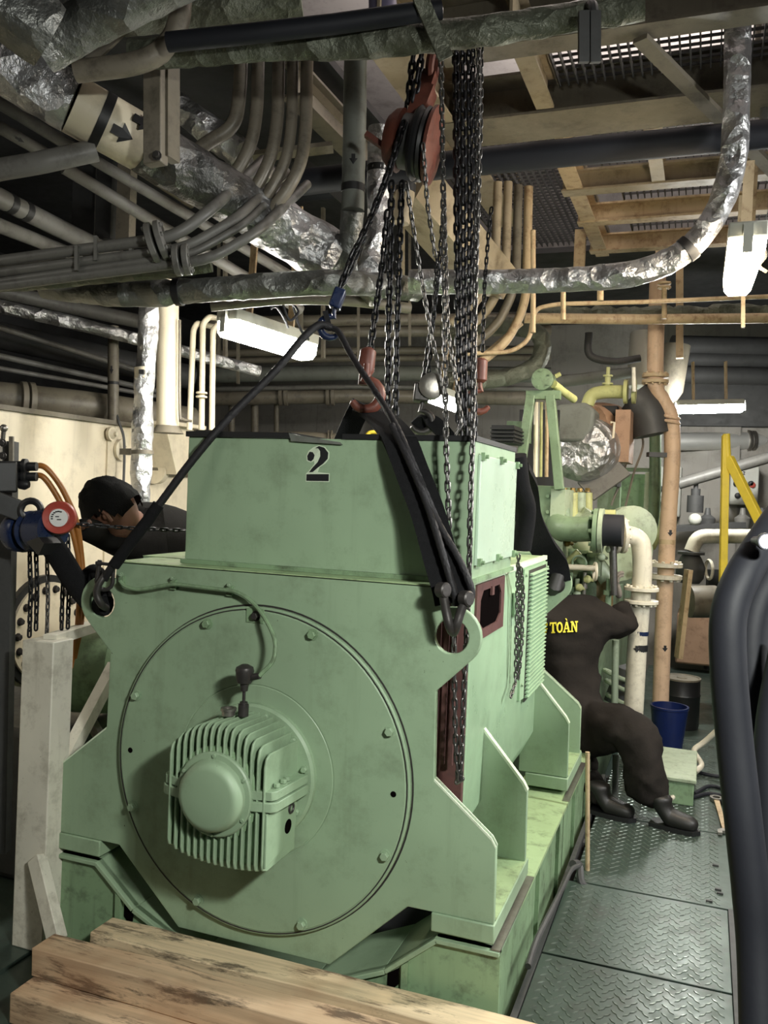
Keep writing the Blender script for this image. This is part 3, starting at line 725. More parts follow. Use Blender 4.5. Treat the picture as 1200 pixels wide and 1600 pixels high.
for y in (2.0, 3.0, 4.0, 5.0, 6.0, 7.0): m = MB(); m.box((XL, y, -.30), (XR, y + .05, -.013)); part(dk, 'bearer', m, 'dark_steel')
# deck on the other side, where the timbers and the post stand
m = MB(); m.box((-3.25, .9, -.10), (-2.09, 3.2, -.06)); m2 = solo('side_deck', 'dark green deck plate under the white post on the left', 'deck', m, 'plate_green')
m = MB(); m.box((-2.085, .9, zC - .105), (.6, 2.37, zC - .092)); solo('front_deck', 'dark deck plate beneath the sawn timbers', 'deck', m, 'plate_green')

# ================================================================ white wooden-looking post and rail on the left
post = thing('guard_post', 'cream white painted square post with braces left of the alternator', 'post', (-2.1, 2.3, -.06))
yp = 2.33; a = PY(35, 1000, yp); c = PY(84, 995, yp); zt = a.z; xl = a.x; xr = c.x
m = MB(); m.prism([(PY(18, 1470, yp).x, -.06), (PY(66, 1475, yp).x, -.06), (xr, zt + .004), (xl, zt)], [], yp, yp + .10, lambda u, v, d: Vector((u, d, v))); part(post, 'upright', m, 'white_post', bevel=.004)
m = MB(); m.bar(PY(78, 1000, yp + .05), PY(150, 977, 2.70), .05, .035); part(post, 'top_rail', m, 'white_post')
m = MB(); m.bar(PY(70, 1250, yp + .06), PY(180, 1040, 2.80), .045, .045, (1, 0, 0)); part(post, 'diagonal_brace', m, 'white_post')
m = MB(); m.bar(PY(58, 1340, yp - .004), PY(90, 1470, yp - .10), .055, .04, (0, -1, 0)); part(post, 'foot_brace', m, 'white_post', bevel=.003)
print('post', xl, xr, zt)

# ================================================================ overhead: beams, gratings
ZB = 3.30
def xbeam(label, px0, py0, px1, py1, h, w, mat, z=ZB, name='deck_beam'):
    a = PZ(px0, py0, z); c = PZ(px1, py1, z); y = (a.y + c.y) / 2
    m = MB(); m.ibeam((a.x, y, z + h / 2), (c.x, y, z + h / 2), w, h, .012); return solo(name, label, 'beam', m, mat), y, a.x, c.x
def ybeam(label, px0, py0, px1, py1, h, w, mat, z=ZB, name='deck_girder'):
    a = PZ(px0, py0, z); c = PZ(px1, py1, z); x = (a.x + c.x) / 2
    m = MB(); z += .004 * (1 + rnd.random()); m.ibeam((x, a.y, z + h / 2), (x, c.y, z + h / 2), w, h, .012); return solo(name, label, 'girder', m, mat), x
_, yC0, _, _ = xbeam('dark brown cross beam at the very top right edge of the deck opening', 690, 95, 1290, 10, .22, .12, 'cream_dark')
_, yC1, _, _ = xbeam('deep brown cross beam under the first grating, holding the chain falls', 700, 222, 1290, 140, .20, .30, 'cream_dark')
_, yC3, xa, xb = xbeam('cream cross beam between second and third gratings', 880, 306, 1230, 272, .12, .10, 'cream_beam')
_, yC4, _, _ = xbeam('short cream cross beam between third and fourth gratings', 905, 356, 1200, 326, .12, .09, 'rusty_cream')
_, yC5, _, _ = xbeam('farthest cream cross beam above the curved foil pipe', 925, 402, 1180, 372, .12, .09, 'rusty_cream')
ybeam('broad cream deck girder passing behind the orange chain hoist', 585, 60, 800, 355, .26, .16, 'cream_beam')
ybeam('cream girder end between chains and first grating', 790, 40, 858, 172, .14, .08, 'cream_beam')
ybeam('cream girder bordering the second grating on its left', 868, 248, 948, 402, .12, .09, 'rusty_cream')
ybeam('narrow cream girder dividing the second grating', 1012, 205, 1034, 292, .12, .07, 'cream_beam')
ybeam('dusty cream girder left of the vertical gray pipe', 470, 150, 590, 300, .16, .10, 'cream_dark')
m = MB(); a = PZ(1000, 60, 3.28); c = PZ(1230, 290, 3.05); m.bar(a, c, .06, .02, (0, 0, 1)); solo('flat_brace', 'long brown flat bar slanting across the gratings', 'brace', m, 'cream_dark')
def grating(label, x0, x1, y0, y1, z=3.45):
    t = thing('grating', label, 'grating', ((x0 + x1) / 2, (y0 + y1) / 2, z - .03))
    m = MB(); x = x0
    while x <= x1: m.box((x - .003, y0, z - .03), (x + .003, y1, z)); x += .040
    part(t, 'bearing_bars', m, 'dark_steel', kind='stuff')
    m = MB(); y = y0
    while y <= y1: m.box((x0, y - .003, z - .012), (x1, y + .003, z)); y += .055
    part(t, 'cross_bars', m, 'dark_steel', kind='stuff')
    m = MB(); m.box((x0 - .008, y0 - .006, z - .03), (x0, y1 + .006, z)); part(t, 'rim_bar', m, 'cream_dark'); m = MB(); m.box((x1, y0 - .006, z - .03), (x1 + .008, y1 + .006, z)); part(t, 'rim_bar', m, 'cream_dark')
grating('steel floor grating nearest the camera, cut by the slanting flat bar', -.70, .55, yC0 + .10, yC1 - .12)
grating('steel floor grating behind the thick black pipe', -.62, .35, yC1 + .16, yC3 - .06)
grating('small steel grating between the two short cream beams', -.55, .35, yC3 + .06, yC4 - .05)
grating('farthest small steel grating over the curved foil pipe', -.55, .35, yC4 + .06, yC5 - .05)
grating('dark steel grating left of the cream girder post', -1.5, -.72, yC1 + .3, yC5 + .2)
# solid deck where no grating lies
m = MB(); m.box((-6, -2.5, 3.56), (-1.75, 11, 3.60)); struct('ceiling_left', m, 'hull_dark')
m = MB(); m.box((.62, -2.5, 3.56), (4.5, 11, 3.60)); struct('ceiling_right', m, 'hull_dark')
m = MB(); m.box((-1.75, -2.5, 3.56), (.62, 2.5, 3.60)); struct('ceiling_front', m, 'hull_dark')
m = MB(); m.box((-1.75, yC5 + .3, 3.40), (.62, 11, 3.44)); struct('ceiling_back', m, 'hull_dark')
m = MB(); p = PY(905, 370, yC5 - .4); m.box((p.x - .03, yC5 - .4, p.z - .35), (p.x + .04, yC5 - .35, 3.35)); solo('hanger', 'cream hanger post dropping from the girder to the curved foil pipe', 'hanger', m, 'rusty_cream')
m = MB(); a = D(628, 280, 4.2); c = D(765, 440, 4.9); m.bar(a, c, .30, .18, (.3, 0, 1)); solo('box_duct', 'cream box duct slanting behind the hanging chains', 'duct', m, 'cream_beam')

# ================================================================ overhead pipes, left half
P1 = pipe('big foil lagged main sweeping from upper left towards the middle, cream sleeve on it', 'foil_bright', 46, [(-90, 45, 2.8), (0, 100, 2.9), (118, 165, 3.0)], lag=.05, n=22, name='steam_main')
sl = pipe('cream painted sleeve', 'cream', 45, [(114, 163, 3.0), (228, 228, 3.13)], parent=P1, name='sleeve')
band(P1, .86, .93, 'black', 1.0) if False else None
m = MB(); q0, q1 = D(152, 185, 3.04), D(166, 193, 3.055); m.tube([q0, q1], .1025, 22); part(P1, 'band', m, 'black')
PATH[sl] = (PATH[sl][0], PATH[sl][1])
arrow(sl, .62, TOCAM, s=.5); arrow(sl, .80, -FW + UP * .4, s=.45)
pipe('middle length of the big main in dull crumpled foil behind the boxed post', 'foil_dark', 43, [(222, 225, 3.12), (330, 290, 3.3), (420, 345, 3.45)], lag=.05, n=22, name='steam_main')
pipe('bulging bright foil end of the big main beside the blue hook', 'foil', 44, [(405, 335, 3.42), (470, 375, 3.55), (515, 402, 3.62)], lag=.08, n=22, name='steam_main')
m = MB(); lagged(m, [D(508, 398, 3.6), D(545, 425, 3.7), D(590, 462, 3.8)], .055, 16, .05); solo('steam_main', 'thin tapered foil tail below the big main end', 'pipe', m, 'foil_dull')
pipe('crumpled foil bundle filling the top left corner', 'foil_dull', 56, [(-60, -40, 2.3), (30, 22, 2.35), (78, 58, 2.4)], lag=.10, n=20, name='lagged_elbow')
pipe('gray foil branch rising right from the top left corner', 'foil_dull', 37, [(62, 78, 2.5), (120, 44, 2.5), (200, 2, 2.45), (330, -60, 2.4)], lag=.06, n=20, name='lagged_pipe')
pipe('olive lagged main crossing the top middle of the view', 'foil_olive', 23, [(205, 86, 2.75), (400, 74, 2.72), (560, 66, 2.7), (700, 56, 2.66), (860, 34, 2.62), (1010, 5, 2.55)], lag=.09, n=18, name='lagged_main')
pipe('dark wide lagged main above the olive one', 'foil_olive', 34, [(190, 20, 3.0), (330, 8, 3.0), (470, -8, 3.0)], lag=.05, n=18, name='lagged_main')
pipe('black lagged pipe over the olive main', 'rubber', 15, [(262, 66, 2.62), (380, 54, 2.6), (520, 38, 2.6), (690, 14, 2.6)], n=14)
pipe('tan pipe curling up at the top left of the boxed post', 'tan_pipe', 17, [(118, 112, 2.7), (215, 98, 2.7), (262, 70, 2.7), (280, 30, 2.7), (284, -20, 2.7)], smooth=True)
bp = thing('boxed_post', 'tan channel post hanging in front of the big main', 'hanger', D(255, 262, 2.95))
m = MB(); m.bar(D(243, 95, 2.9), D(243, 258, 2.9), .045, .07, (1, 0, 0)); part(bp, 'channel', m, 'tan_pipe', bevel=.004)
m = MB(); m.bar(D(265, 100, 2.93), D(265, 250, 2.93), .07, .035, (1, 0, 0)); part(bp, 'channel_side', m, 'cream_dark')
bolt(bp, D(245, 243, 2.86), -FW, .012, 'shackle')
for i, (x0, yb, xe, ye, r, lb) in enumerate(((375, 175, 318, 225, 11, 'first of the bent tan pipes, curving down behind the boxed post'), (402, 200, 362, 282, 10, 'second of the bent tan pipes, leftmost of the close four'), (434, 215, 398, 300, 10, 'third bent tan pipe of the close four'), (456, 225, 418, 308, 9, 'fourth bent tan pipe, just left of the outermost'), (478, 235, 440, 312, 10, 'outermost bent tan pipe, nearest the vertical gray pipe'))):
    pipe(lb, 'tan_pipe', r, [(x0 + 2, 60, 3.35), (x0, yb - 30, 3.35), (x0 - 8, yb + 25, 3.35), (xe, ye, 3.35), (xe - 45, ye + 45, 3.4)], rad=.12, group='bent tan pipes')
for i, (y0, xm, ym, xe, ye, r, lb) in enumerate(((408, 275, 370, 336, 322, 9, 'topmost of the bundled pipes running left through the big flange'), (426, 290, 388, 372, 340, 8, 'second of the bundled pipes through the big flange'), (440, 300, 398, 380, 352, 6, 'thin bundled pipe between two thicker ones'), (447, 330, 405, 405, 360, 8, 'lowest bundled pipe bending up under the big main'))):
    o = pipe(lb, 'gray_pipe', r, [(-40, y0 + 6, 3.2), (0, y0, 3.2), (xm, ym, 3.1), (xe, ye, 3.15), (xe + 75, ye - 72, 3.62)], rad=.08, group='bundled pipes on the left')
    if i == 0: flange(o, D(246, 378, 3.1), D(275, 370, 3.1) - D(246, 378, 3.1), .072, .02, 8, 'gray_pipe')
    if i == 3: flange(o, D(285, 406, 3.1), D(330, 402, 3.1) - D(285, 406, 3.1), .055, .02, 8, 'gray_pipe')
for i, (y0, y1, x1, r, lb) in enumerate(((168, 236, 122, 10, 'short gray pipe end beneath the big main, upper'), (205, 243, 76, 10, 'short gray pipe beneath the big main with an arrow, lower'))):
    o = pipe(lb, 'gray_pipe', r, [(-40, y0 - 28, 3.6), (10, y0, 3.65), (x1, y1, 3.8)], rad=.05)
    if i: arrow(o, .55, TOCAM)
pipe('gray pipe from left edge rising to the sleeve, joint plate on it', 'gray_pipe', 17, [(-30, 270, 3.0), (60, 255, 3.0), (150, 235, 3.05)], rad=.05)
for i, (x0, y0, x1, y1, r, lb) in enumerate(((100, 262, 470, 485, 10, 'long gray pipe running to the vanishing point below the big main'), (130, 240, 520, 470, 9, 'long gray pipe just under the big main'), (-20, 300, 190, 405, 16, 'dark pipe with ringed bands at left edge'), (-20, 345, 120, 400, 12, 'dark lower pipe at left edge'), (40, 150, 300, 320, 8, 'pale thin pipe alongside the big main'))):
    o = pipe(lb, 'gray_pipe' if i != 4 else 'cream_dark', r, [(x0, y0, 3.9), (x1, y1, 4.8)])
    if i == 2: band(o, .12, .16); band(o, .22, .26)
pipe('shiny foil pipe peeping between the bent tan pipes', 'foil', 22, [(255, 150, 4.0), (330, 205, 4.0), (450, 300, 4.3)], lag=.10, n=16, name='lagged_pipe')
for x0, x1, y0, y1, lb in ((118, 146, 275, 385, 'dark broad frame post at upper left'), (187, 201, 285, 372, 'narrow brown frame post at upper left'), (155, 172, 270, 372, 'leaning dark frame strut at upper left')):
    m = MB(); pbox(m, x0, y0 - 130, x1, y1, 4.2 - (x0 - 118) * .002, .06); solo('frame_post', lb, 'post', m, 'dark_steel' if x0 < 180 else 'tan_pipe')
pipe('low foil lagged pipe under the flange bundle', 'foil_olive', 12, [(-40, 446, 3.5), (60, 442, 3.5), (160, 430, 3.45), (250, 425, 3.4), (330, 412, 3.4)], lag=.07, n=14, name='lagged_pipe')
P2 = pipe('long dark foil pipe crossing the left half under the big main', 'foil_dull', 19, [(70, 448, 3.7), (130, 455, 3.65), (200, 460, 3.6), (300, 455, 3.55), (420, 446, 3.5), (535, 440, 3.5), (650, 452, 3.9)], lag=.06, n=18, name='lagged_pipe')
band(P2, .34, .355, 'black', 1.1)
pipe('smooth tan pipe right under the dark foil pipe', 'tan_pipe', 9, [(330, 478, 3.7), (450, 466, 3.7), (560, 470, 3.8), (640, 482, 3.9)])
pv = pipe('crinkled foil riser pipe before the cream column', 'foil_bright', 15, [(233, 470, 4.2), (231, 540, 4.2), (224, 610, 4.2), (222, 700, 4.2), (218, 800, 4.2), (212, 900, 4.2), (195, 1300, 4.2), (190, 1395, 4.2)], lag=.12, n=16, name='riser_pipe')
m = MB(); m.tube([D(226, 575, 4.2), D(226, 592, 4.2)], .049, 16); part(pv, 'sleeve', m, 'cream'); m = MB(); m.bar(D(226, 581, 4.14), D(218, 581, 4.14), .025, .02); part(pv, 'label_mark', m, 'black')
m = MB(); m.tube([D(222, 704, 4.2), D(222, 710, 4.2)], .056, 16); m.bar(D(195, 706, 4.3), D(222, 706, 4.2), .06, .03); part(pv, 'pipe_clamp', m, 'cream_dark')
pc = pipe('thick cream column standing on the tank', 'cream', 17, [(262, 440, 4.6), (262, 668, 4.6)], n=24, name='column', cat='column'); m = MB(); p = D(262, 668, 4.6); m.lathe(p - Vector((0, 0, .03)), (0, 0, 1), [(0, .085), (.03, .066), (.04, .058)], 24); part(pc, 'base_collar', m, 'cream_dark')
o = pipe('thin cream pipe with a black band left of the foil riser', 'cream_dark', 8.5, [(177, 510, 5.12), (177, 662, 5.12)]); band(o, .57, .60); arrow(o, .45, -FW)
o = pipe('shiny long foil pipe sloping down above the tank from left edge', 'foil', 11, [(-30, 472, 4.6), (110, 503, 4.8), (215, 530, 5.0), (320, 558, 5.3), (405, 580, 5.5)], lag=.06, n=14, name='lagged_pipe')
for i, (y0, y1, r, lb) in enumerate(((512, 590, 5, 'thin conduit, highest of three above the tank'), (558, 612, 5, 'thin conduit in the middle of three above the tank'), (578, 620, 4, 'thin conduit, lowest of three above the tank'))): pipe(lb, 'gray_pipe', r, [(-20, y0 - 6, 5.2), (250, y1, 6.0)], name='conduit')
pipe('dark large pipe in shade above the tank', 'dark_steel', 22, [(-20, 520, 5.6), (300, 590, 6.4)])
pipe('gray flanged pipe in shade left of the cream column', 'gray_pipe', 12, [(-20, 450, 5.2), (90, 475, 5.4), (230, 505, 5.6)])
o = pipe('wide tan pipe lying along the top of the tank', 'cream_dark', 24, [(-40, 616, 4.9), (140, 634, 5.2), (300, 657, 5.7)], n=20); flange(o, D(42, 625, 5.0), D(140, 634, 5.2) - D(42, 625, 5.0), .105, .03, 0, 'cream_dark')
lp = []
for x0, x1, yt, lb in ((296, 345, 505, 'left of three thin cream loop pipes'), (315, 345, 495, 'middle of three thin cream loop pipes, with small coupling'), (331, 352, 505, 'right of three thin cream loop pipes')):
    o = pipe(lb, 'cream', 4.6, [(x0, 672, 4.9), (x0 + (6 if x0 < 310 else 2), yt + 10, 4.9), (x0 + 12, yt, 4.9), (x0 + 40, yt + 6, 5.2)], rad=.06, group='thin cream loop pipes')
    lp.append(o)
p = D(315, 617, 4.88); flange(lp[1], p, (0, 0, 1), .032, .008, 0, 'cream')
pipe('thin wire conduit dropping beside the column to the tank', 'dark_steel', 2, [(180, 640, 5.12), (186, 660, 5.1), (194, 690, 5.1), (193, 760, 5.1), (191, 800, 5.1)], smooth=True, name='conduit', n=6)
pipe('pale conduit hugging the right side of the cream column', 'cream_dark', 2.2, [(281, 500, 4.56), (281, 640, 4.56), (286, 655, 4.56), (300, 658, 4.56)], smooth=True, name='conduit', n=6)

# ================================================================ overhead pipes, centre
o = pipe('vertical gray lagged pipe left of the orange hoist', 'lag_gray', 18, [(556, 40, 3.5), (554, 200, 3.5), (551, 330, 3.5)], lag=.02, n=18, name='lagged_pipe'); band(o, .86, .90); arrow(o, .74, -FW, s=.6)
pipe('foil lower end of the vertical gray pipe', 'foil_dull', 18, [(551, 330, 3.5), (547, 385, 3.55), (535, 430, 3.65)], lag=.07, n=18, name='lagged_pipe')
o = pipe('foil lagged pipe dropping beside the chains, black band near its top', 'foil', 17, [(592, 200, 3.75), (590, 290, 3.75), (592, 350, 3.75), (580, 410, 3.7), (565, 450, 3.7)], lag=.06, n=18, name='lagged_pipe'); band(o, .23, .27)
o = pipe('cream lagged pipe behind the load chains with black band', 'cream_beam', 15, [(640, 225, 3.9), (634, 300, 3.9), (625, 350, 3.9)], lag=.03, n=18, name='lagged_pipe'); band(o, .50, .60)
pipe('short violet tinted pipe at the top centre', 'purple_pipe', 22, [(598, -30, 3.4), (598, 22, 3.4)])
pipe('violet tinted duct glimpsed between girder and chains', 'purple_pipe', 16, [(660, 90, 4.3), (690, 140, 4.3)])
pipe('thick black pipe crossing the upper right under the beams', 'rubber', 20, [(470, 285, 3.9), (660, 262, 3.8), (900, 237, 3.65), (1250, 205, 3.5)], n=18)
pipe('dark horizontal pipe behind the gray vertical pipe', 'rubber', 18, [(320, 320, 5.0), (450, 300, 5.0), (560, 285, 5.0)])
for i, (y, r, lb, mt) in enumerate(((500, 9, 'tan pipe across the far centre, highest', 'tan_pipe'), (518, 9, 'tan pipe across the far centre, second from top', 'tan_pipe'), (548, 6, 'cream pipe across the far centre, thin', 'cream_dark'), (560, 5, 'cream pipe across the far centre below the thin one', 'cream_dark'), (582, 12, 'gray lagged pipe across the far centre, thickest', 'lag_gray'), (604, 4, 'slim pale pipe over the flanged one', 'gray_pipe'), (618, 12, 'flanged gray pipe with black dots across the far centre', 'tan_pipe'))):
    o = pipe(lb, mt, r, [(330, y + 4, 6.9 + i * .12), (560, y, 6.9 + i * .12), (860, y - 2 + (6 if i > 3 else 0), 6.9 + i * .12)])
    if i == 6:
        for x in (443, 516): flange(o, D(x, 618, 7.6), RT, .09, .03, 0, 'tan_pipe')
for x, w, lb in ((362, 5, 'gray stanchion, leftmost behind the terminal box'), (398, 6, 'gray stanchion, second behind the terminal box'), (432, 4, 'thin gray stanchion behind the terminal box')): pipe(lb, 'cream_dark', w, [(x, 620, 7.8), (x, 1110, 7.8)], name='stanchion', cat='stanchion')
o = pipe('cream pipe lying just behind the terminal box', 'cream_dark', 12, [(300, 688, 6.4), (470, 686, 6.4), (640, 696, 6.4)]); flange(o, D(516, 688, 6.4), RT, .075, .01, 0, 'cream_dark')
pipe('small yellow bent handle behind the terminal box', 'yellow_paint', 3, [(570, 690, 5.9), (575, 675, 5.9), (600, 676, 5.9), (602, 690, 5.9)], rad=.03, name='handle_bar', cat='handle')
for x, lb in ((352, 'tall cream hanger strip beside the tube lamp'), (470, 'cream hanger strip above the blue hook'), (505, 'cream hanger strip left of the hook chain')): m = MB(); m.bar(D(x, 325, 5.6), D(x, 560, 5.6), .03, .02, (1, 0, 0)); solo('hanger_strip', lb, 'hanger', m, 'cream_dark')
m = MB(); m.box((-3.6, 9.22, -.3), (.3, 9.3, 2.85)); solo('bulkhead_panel', 'plain gray steel bulkhead panel behind the alternator', 'panel', m, 'gray_wall')

# ================================================================ overhead pipes, right
o = pipe('long foil pipe falling at upper right and curving left under the gratings', 'foil', 20, [(1154, -40, 3.4), (1152, 120, 3.4), (1148, 250, 3.4), (1125, 330, 3.45), (1075, 395, 3.5), (1000, 428, 3.55), (900, 437, 3.6), (760, 441, 3.65), (640, 440, 3.7)], rad=.22, lag=.05, n=20, name='lagged_pipe'); band(o, .48, .495, 'black', 1.08)
for i, (x, yt, yb, d_, lb, mt) in enumerate(((774, 285, 455, 4.8, 'bent cream pipe, leftmost of the four right of the chains', 'cream_beam'), (790, 285, 470, 4.85, 'bent cream pipe, second of the four right of the chains', 'cream_beam'), (806, 290, 490, 4.9, 'bent cream pipe, third of the four right of the chains', 'cream_dark'), (822, 292, 515, 4.95, 'bent cream pipe, farthest right of the four', 'rusty_cream'))):
    pipe(lb, mt, 7, [(x + 4, yt, d_), (x, yb - 40, d_), (x - 30, yb + 20, d_), (x - 70, yb + 50, d_)], rad=.15, group='bent cream pipes')
for x, y0, y1, w, lb in ((833, 360, 520, 4, 'thin rusty stanchion by the bent cream pipes'), (880, 440, 500, 4, 'short rusty drop pipe under the foil pipe'), (938, 430, 470, 5, 'cream clip post under the foil pipe')): pipe(lb, 'rusty_cream', w, [(x, y0, 4.5), (x, y1, 4.5)])
o = pipe('thin rusty conduit bending down on its left end', 'rusty_cream', 3.5, [(720, 553, 4.9), (800, 550, 4.9), (828, 530, 4.9), (832, 500, 4.9), (838, 482, 4.9), (870, 475, 4.9), (1000, 472, 4.9), (1230, 462, 4.9)], rad=.09, n=10, name='conduit')
o = pipe('rusty pipe with lumpy lagging above the far right machinery', 'rusty_cream', 8, [(820, 497, 5.3), (1000, 499, 5.3), (1230, 497, 5.3)]); m = MB(); lagged(m, [D(840, 490, 5.35), D(1230, 488, 5.35)], .045, 12, .25, .1); part(o, 'lagging', m, 'foil_olive', 'flaky brown lagging')
o = pipe('small rusty valve stem standing on the rusty pipe', 'rusty_cream', 4, [(1038, 498, 5.2), (1038, 450, 5.2)], name='valve', cat='valve'); flange(o, D(1038, 446, 5.2), (0, 0, 1), .04, .01, 6, 'rusty_cream')
pipe('slanting rusty strut under the bent cream pipes', 'rusty_cream', 4, [(760, 552, 5.0), (815, 505, 5.0)], name='strut', cat='strut')
pipe('broad rusty lagged pipe running behind the small gantry', 'foil_olive', 14, [(690, 520, 5.8), (780, 505, 5.8), (850, 520, 5.8), (845, 570, 5.8), (800, 590, 5.8), (700, 596, 5.8)], rad=.15, lag=.1)
pipe('gray lagged pipe end right of the gantry top', 'lag_gray', 9, [(850, 600, 6.4), (985, 582, 6.4)], lag=.05)
pipe('dark hanging hose loop over the yellow green pipe', 'dark_steel', 6, [(920, 520, 6.2), (922, 555, 6.2), (960, 565, 6.2), (1000, 560, 6.2)], smooth=True)
for i, (y, r) in enumerate(((540, 16), (560, 12), (585, 14))): pipe(('upper', 'middle', 'lower')[i] + ' of three shaded gray pipes behind the white cylinder', 'dark_steel', r, [(1050, y, 8.0), (1250, y + 4, 8.0)], group='shaded pipes at far right')
m = MB(); pbox(m, 1055, 560, 1260, 668, 9.2, .5); solo('air_duct', 'dark sheet metal air duct behind the right tube lamp', 'duct', m, 'dark_steel', bevel=.01)
m = MB(); a = D(1010, 520, 6.6); c = D(1004, 605, 6.6); m.lathe(a, c - a, [(0, .115), (.02, .12), ((c - a).length, .12)], 28); solo('white_cylinder', 'white cylinder hanging among the pipes at far right', 'cylinder', m, 'white_cabinet')
m = MB(); a = D(1055, 540, 7.0); c = D(1045, 630, 7.0); m.lathe(a, c - a, [(0, .12), ((c - a).length * .8, .10), ((c - a).length, .05)], 24); solo('air_bottle', 'pale tapering cylinder beside the tall peach pipe', 'cylinder', m, 'cream_dark')
o = pipe('shiny silver duct pipe beneath the right tube lamp', 'bright_metal', 14, [(1045, 690, 8.6), (1165, 689, 8.6), (1260, 688, 8.6)], n=22, name='silver_duct', cat='duct'); flange(o, D(1172, 689, 8.6), RT, .11, .03, 0, 'steel')
pipe('gray slanting pipe before the far control cabinets', 'gray_pipe', 9, [(1060, 756, 7.6), (1210, 712, 7.4)])
for x, lb in ((1030, 'tan upright post above the gantry level, left'), (1062, 'tan upright post above the gantry level, right')): m = MB(); m.bar(D(x, 388, 6.2), D(x, 560, 6.2), .07, .05, (1, 0, 0)); solo('upright_post', lb, 'post', m, 'rusty_cream')
m = MB(); m.bar(D(1180, 255, 4.5), D(1172, 400, 4.5), .05, .03, (1, 0, 0)); solo('lamp_hanger', 'cream flat hanger above the warm lamp', 'hanger', m, 'rusty_cream')
m = MB(); m.bar(D(1161, 440, 4.6), D(1161, 512, 4.6), .03, .02, (1, 0, 0)); solo('lamp_hanger', 'orange lit strip hanging below the warm lamp', 'hanger', m, 'rusty_cream')

m = MB()
for dx in (-.03, .03): m.bar(D(921 + dx * 300, 18, 2.5), D(921 + dx * 300, 98, 2.52), .03, .02, FW)
m.torus(D(921, 40, 2.56), RT, .055, .014, 20, 8); solo('pipe_clamp', 'dark greasy clamp hanging from the olive main before the first grating', 'clamp', m, 'dark_steel')
m = MB(); m.tube(spline([D(440, 470, 3.7), D(452, 500, 3.75), D(466, 488, 3.8), D(458, 478, 3.85), D(470, 515, 3.9), D(482, 530, 4.0)], 6), .006, 6); solo('lamp_cable', 'looped black cable feeding the long left tube lamp', 'cable', m, 'rubber')
m = MB(); m.tube(spline([D(423, 482, 3.9), D(432, 480, 3.9), D(445, 500, 4.0), D(450, 512, 4.05)], 6), .006, 6); solo('lamp_cable', 'short black cable loop above the middle of the left tube lamp', 'cable', m, 'rubber')
# ================================================================ lamps
def tube_lamp(label, a, c, w, h, mat, up=(0, 0, 1), bl=.30):
    a = Vector(a); c = Vector(c); t = (c - a).normalized(); u = Vector(up); u = (u - t * u.dot(t)).normalized(); s = t.cross(u)
    o = thing('tube_lamp', label, 'lamp', (a + c) / 2)
    m = MB(); m.bar(a + u * h * .8, c + u * h * .8, w * 1.02, h * .7, u); part(o, 'housing', m, 'lamp_housing', bevel=.006)
    L = (c - a).length; m = MB()
    m.prism([(-w / 2, h * .45), (w / 2, h * .45), (w * .46, -h * .2), (w * .30, -h * .5), (-w * .30, -h * .5), (-w * .46, -h * .2)], [], .01, L - .01, lambda x, y, d: a + s * x + u * y + t * d); part(o, 'diffuser', m, mat)
    for p in (a, c): m = MB(); m.bar(p + u * h * .35 - t * .02, p + u * h * .35 + t * .02, w * .25, h * 1.3, u); part(o, 'end_clip', m, 'lamp_housing')
    for f in (.25, .75): p = a.lerp(c, f) + u * h; m = MB(); m.bar(p, p + u * bl, .04, .01, t); part(o, 'bracket', m, 'rusty_cream')
    return o
tube_lamp('long bright tube lamp hanging left above the terminal box', D(352, 512, 3.9), D(482, 552, 4.35), .13, .075, 'tube_white', bl=.62)
tube_lamp('small bright tube lamp glaring behind the hanging chains', D(673, 620, 5.6), D(718, 636, 5.75), .10, .07, 'tube_white')
tube_lamp('bright tube lamp over the far right cabinets', D(1058, 640, 6.6), D(1160, 638, 6.6), .09, .06, 'tube_cool')
tube_lamp('warm glowing lamp hanging high at the right edge', D(1168, 385, 3.2), D(1152, 450, 4.3), .135, .08, 'tube_warm')

# housings of two fixtures outside the frame and of the added fill lamp
for lb, p, q, tgt in (('tube lamp fixture hanging over the aisle beside the photographer', (.58, .45, 2.28), (.92, .45, 2.28), (-.8, 2.4, .6)), ('tube lamp fixture hanging beyond the right edge by the walkway', (1.75, 2.8, 2.35), (1.75, 4.0, 2.35), (-.6, 3.2, 1.0)), ('unseen fixture added over the left side deck for fill light', (-3.6, .2, 2.9), (-2.4, .2, 2.9), (-2.4, 2.6, 1.6))):
    a = Vector(p); c = Vector(q); mid = (a + c) / 2; n_ = (mid - Vector(tgt)).normalized(); o = thing('tube_lamp', lb, 'lamp', mid)
    m = MB(); m.bar(a + n_ * .05, c + n_ * .05, .17, .06, n_); part(o, 'housing', m, 'lamp_housing')
    for e in (a, c): m = MB(); m.bar(e + n_ * .01 - (c - a).normalized() * .012, e + n_ * .01 + (c - a).normalized() * .012, .17, .03, n_); part(o, 'end_clip', m, 'lamp_housing')
    m = MB(); m.bar(mid + n_ * .06, Vector((mid.x, mid.y, 3.56)), .03, .01, (1, 0, 0)); part(o, 'bracket', m, 'cream_dark')
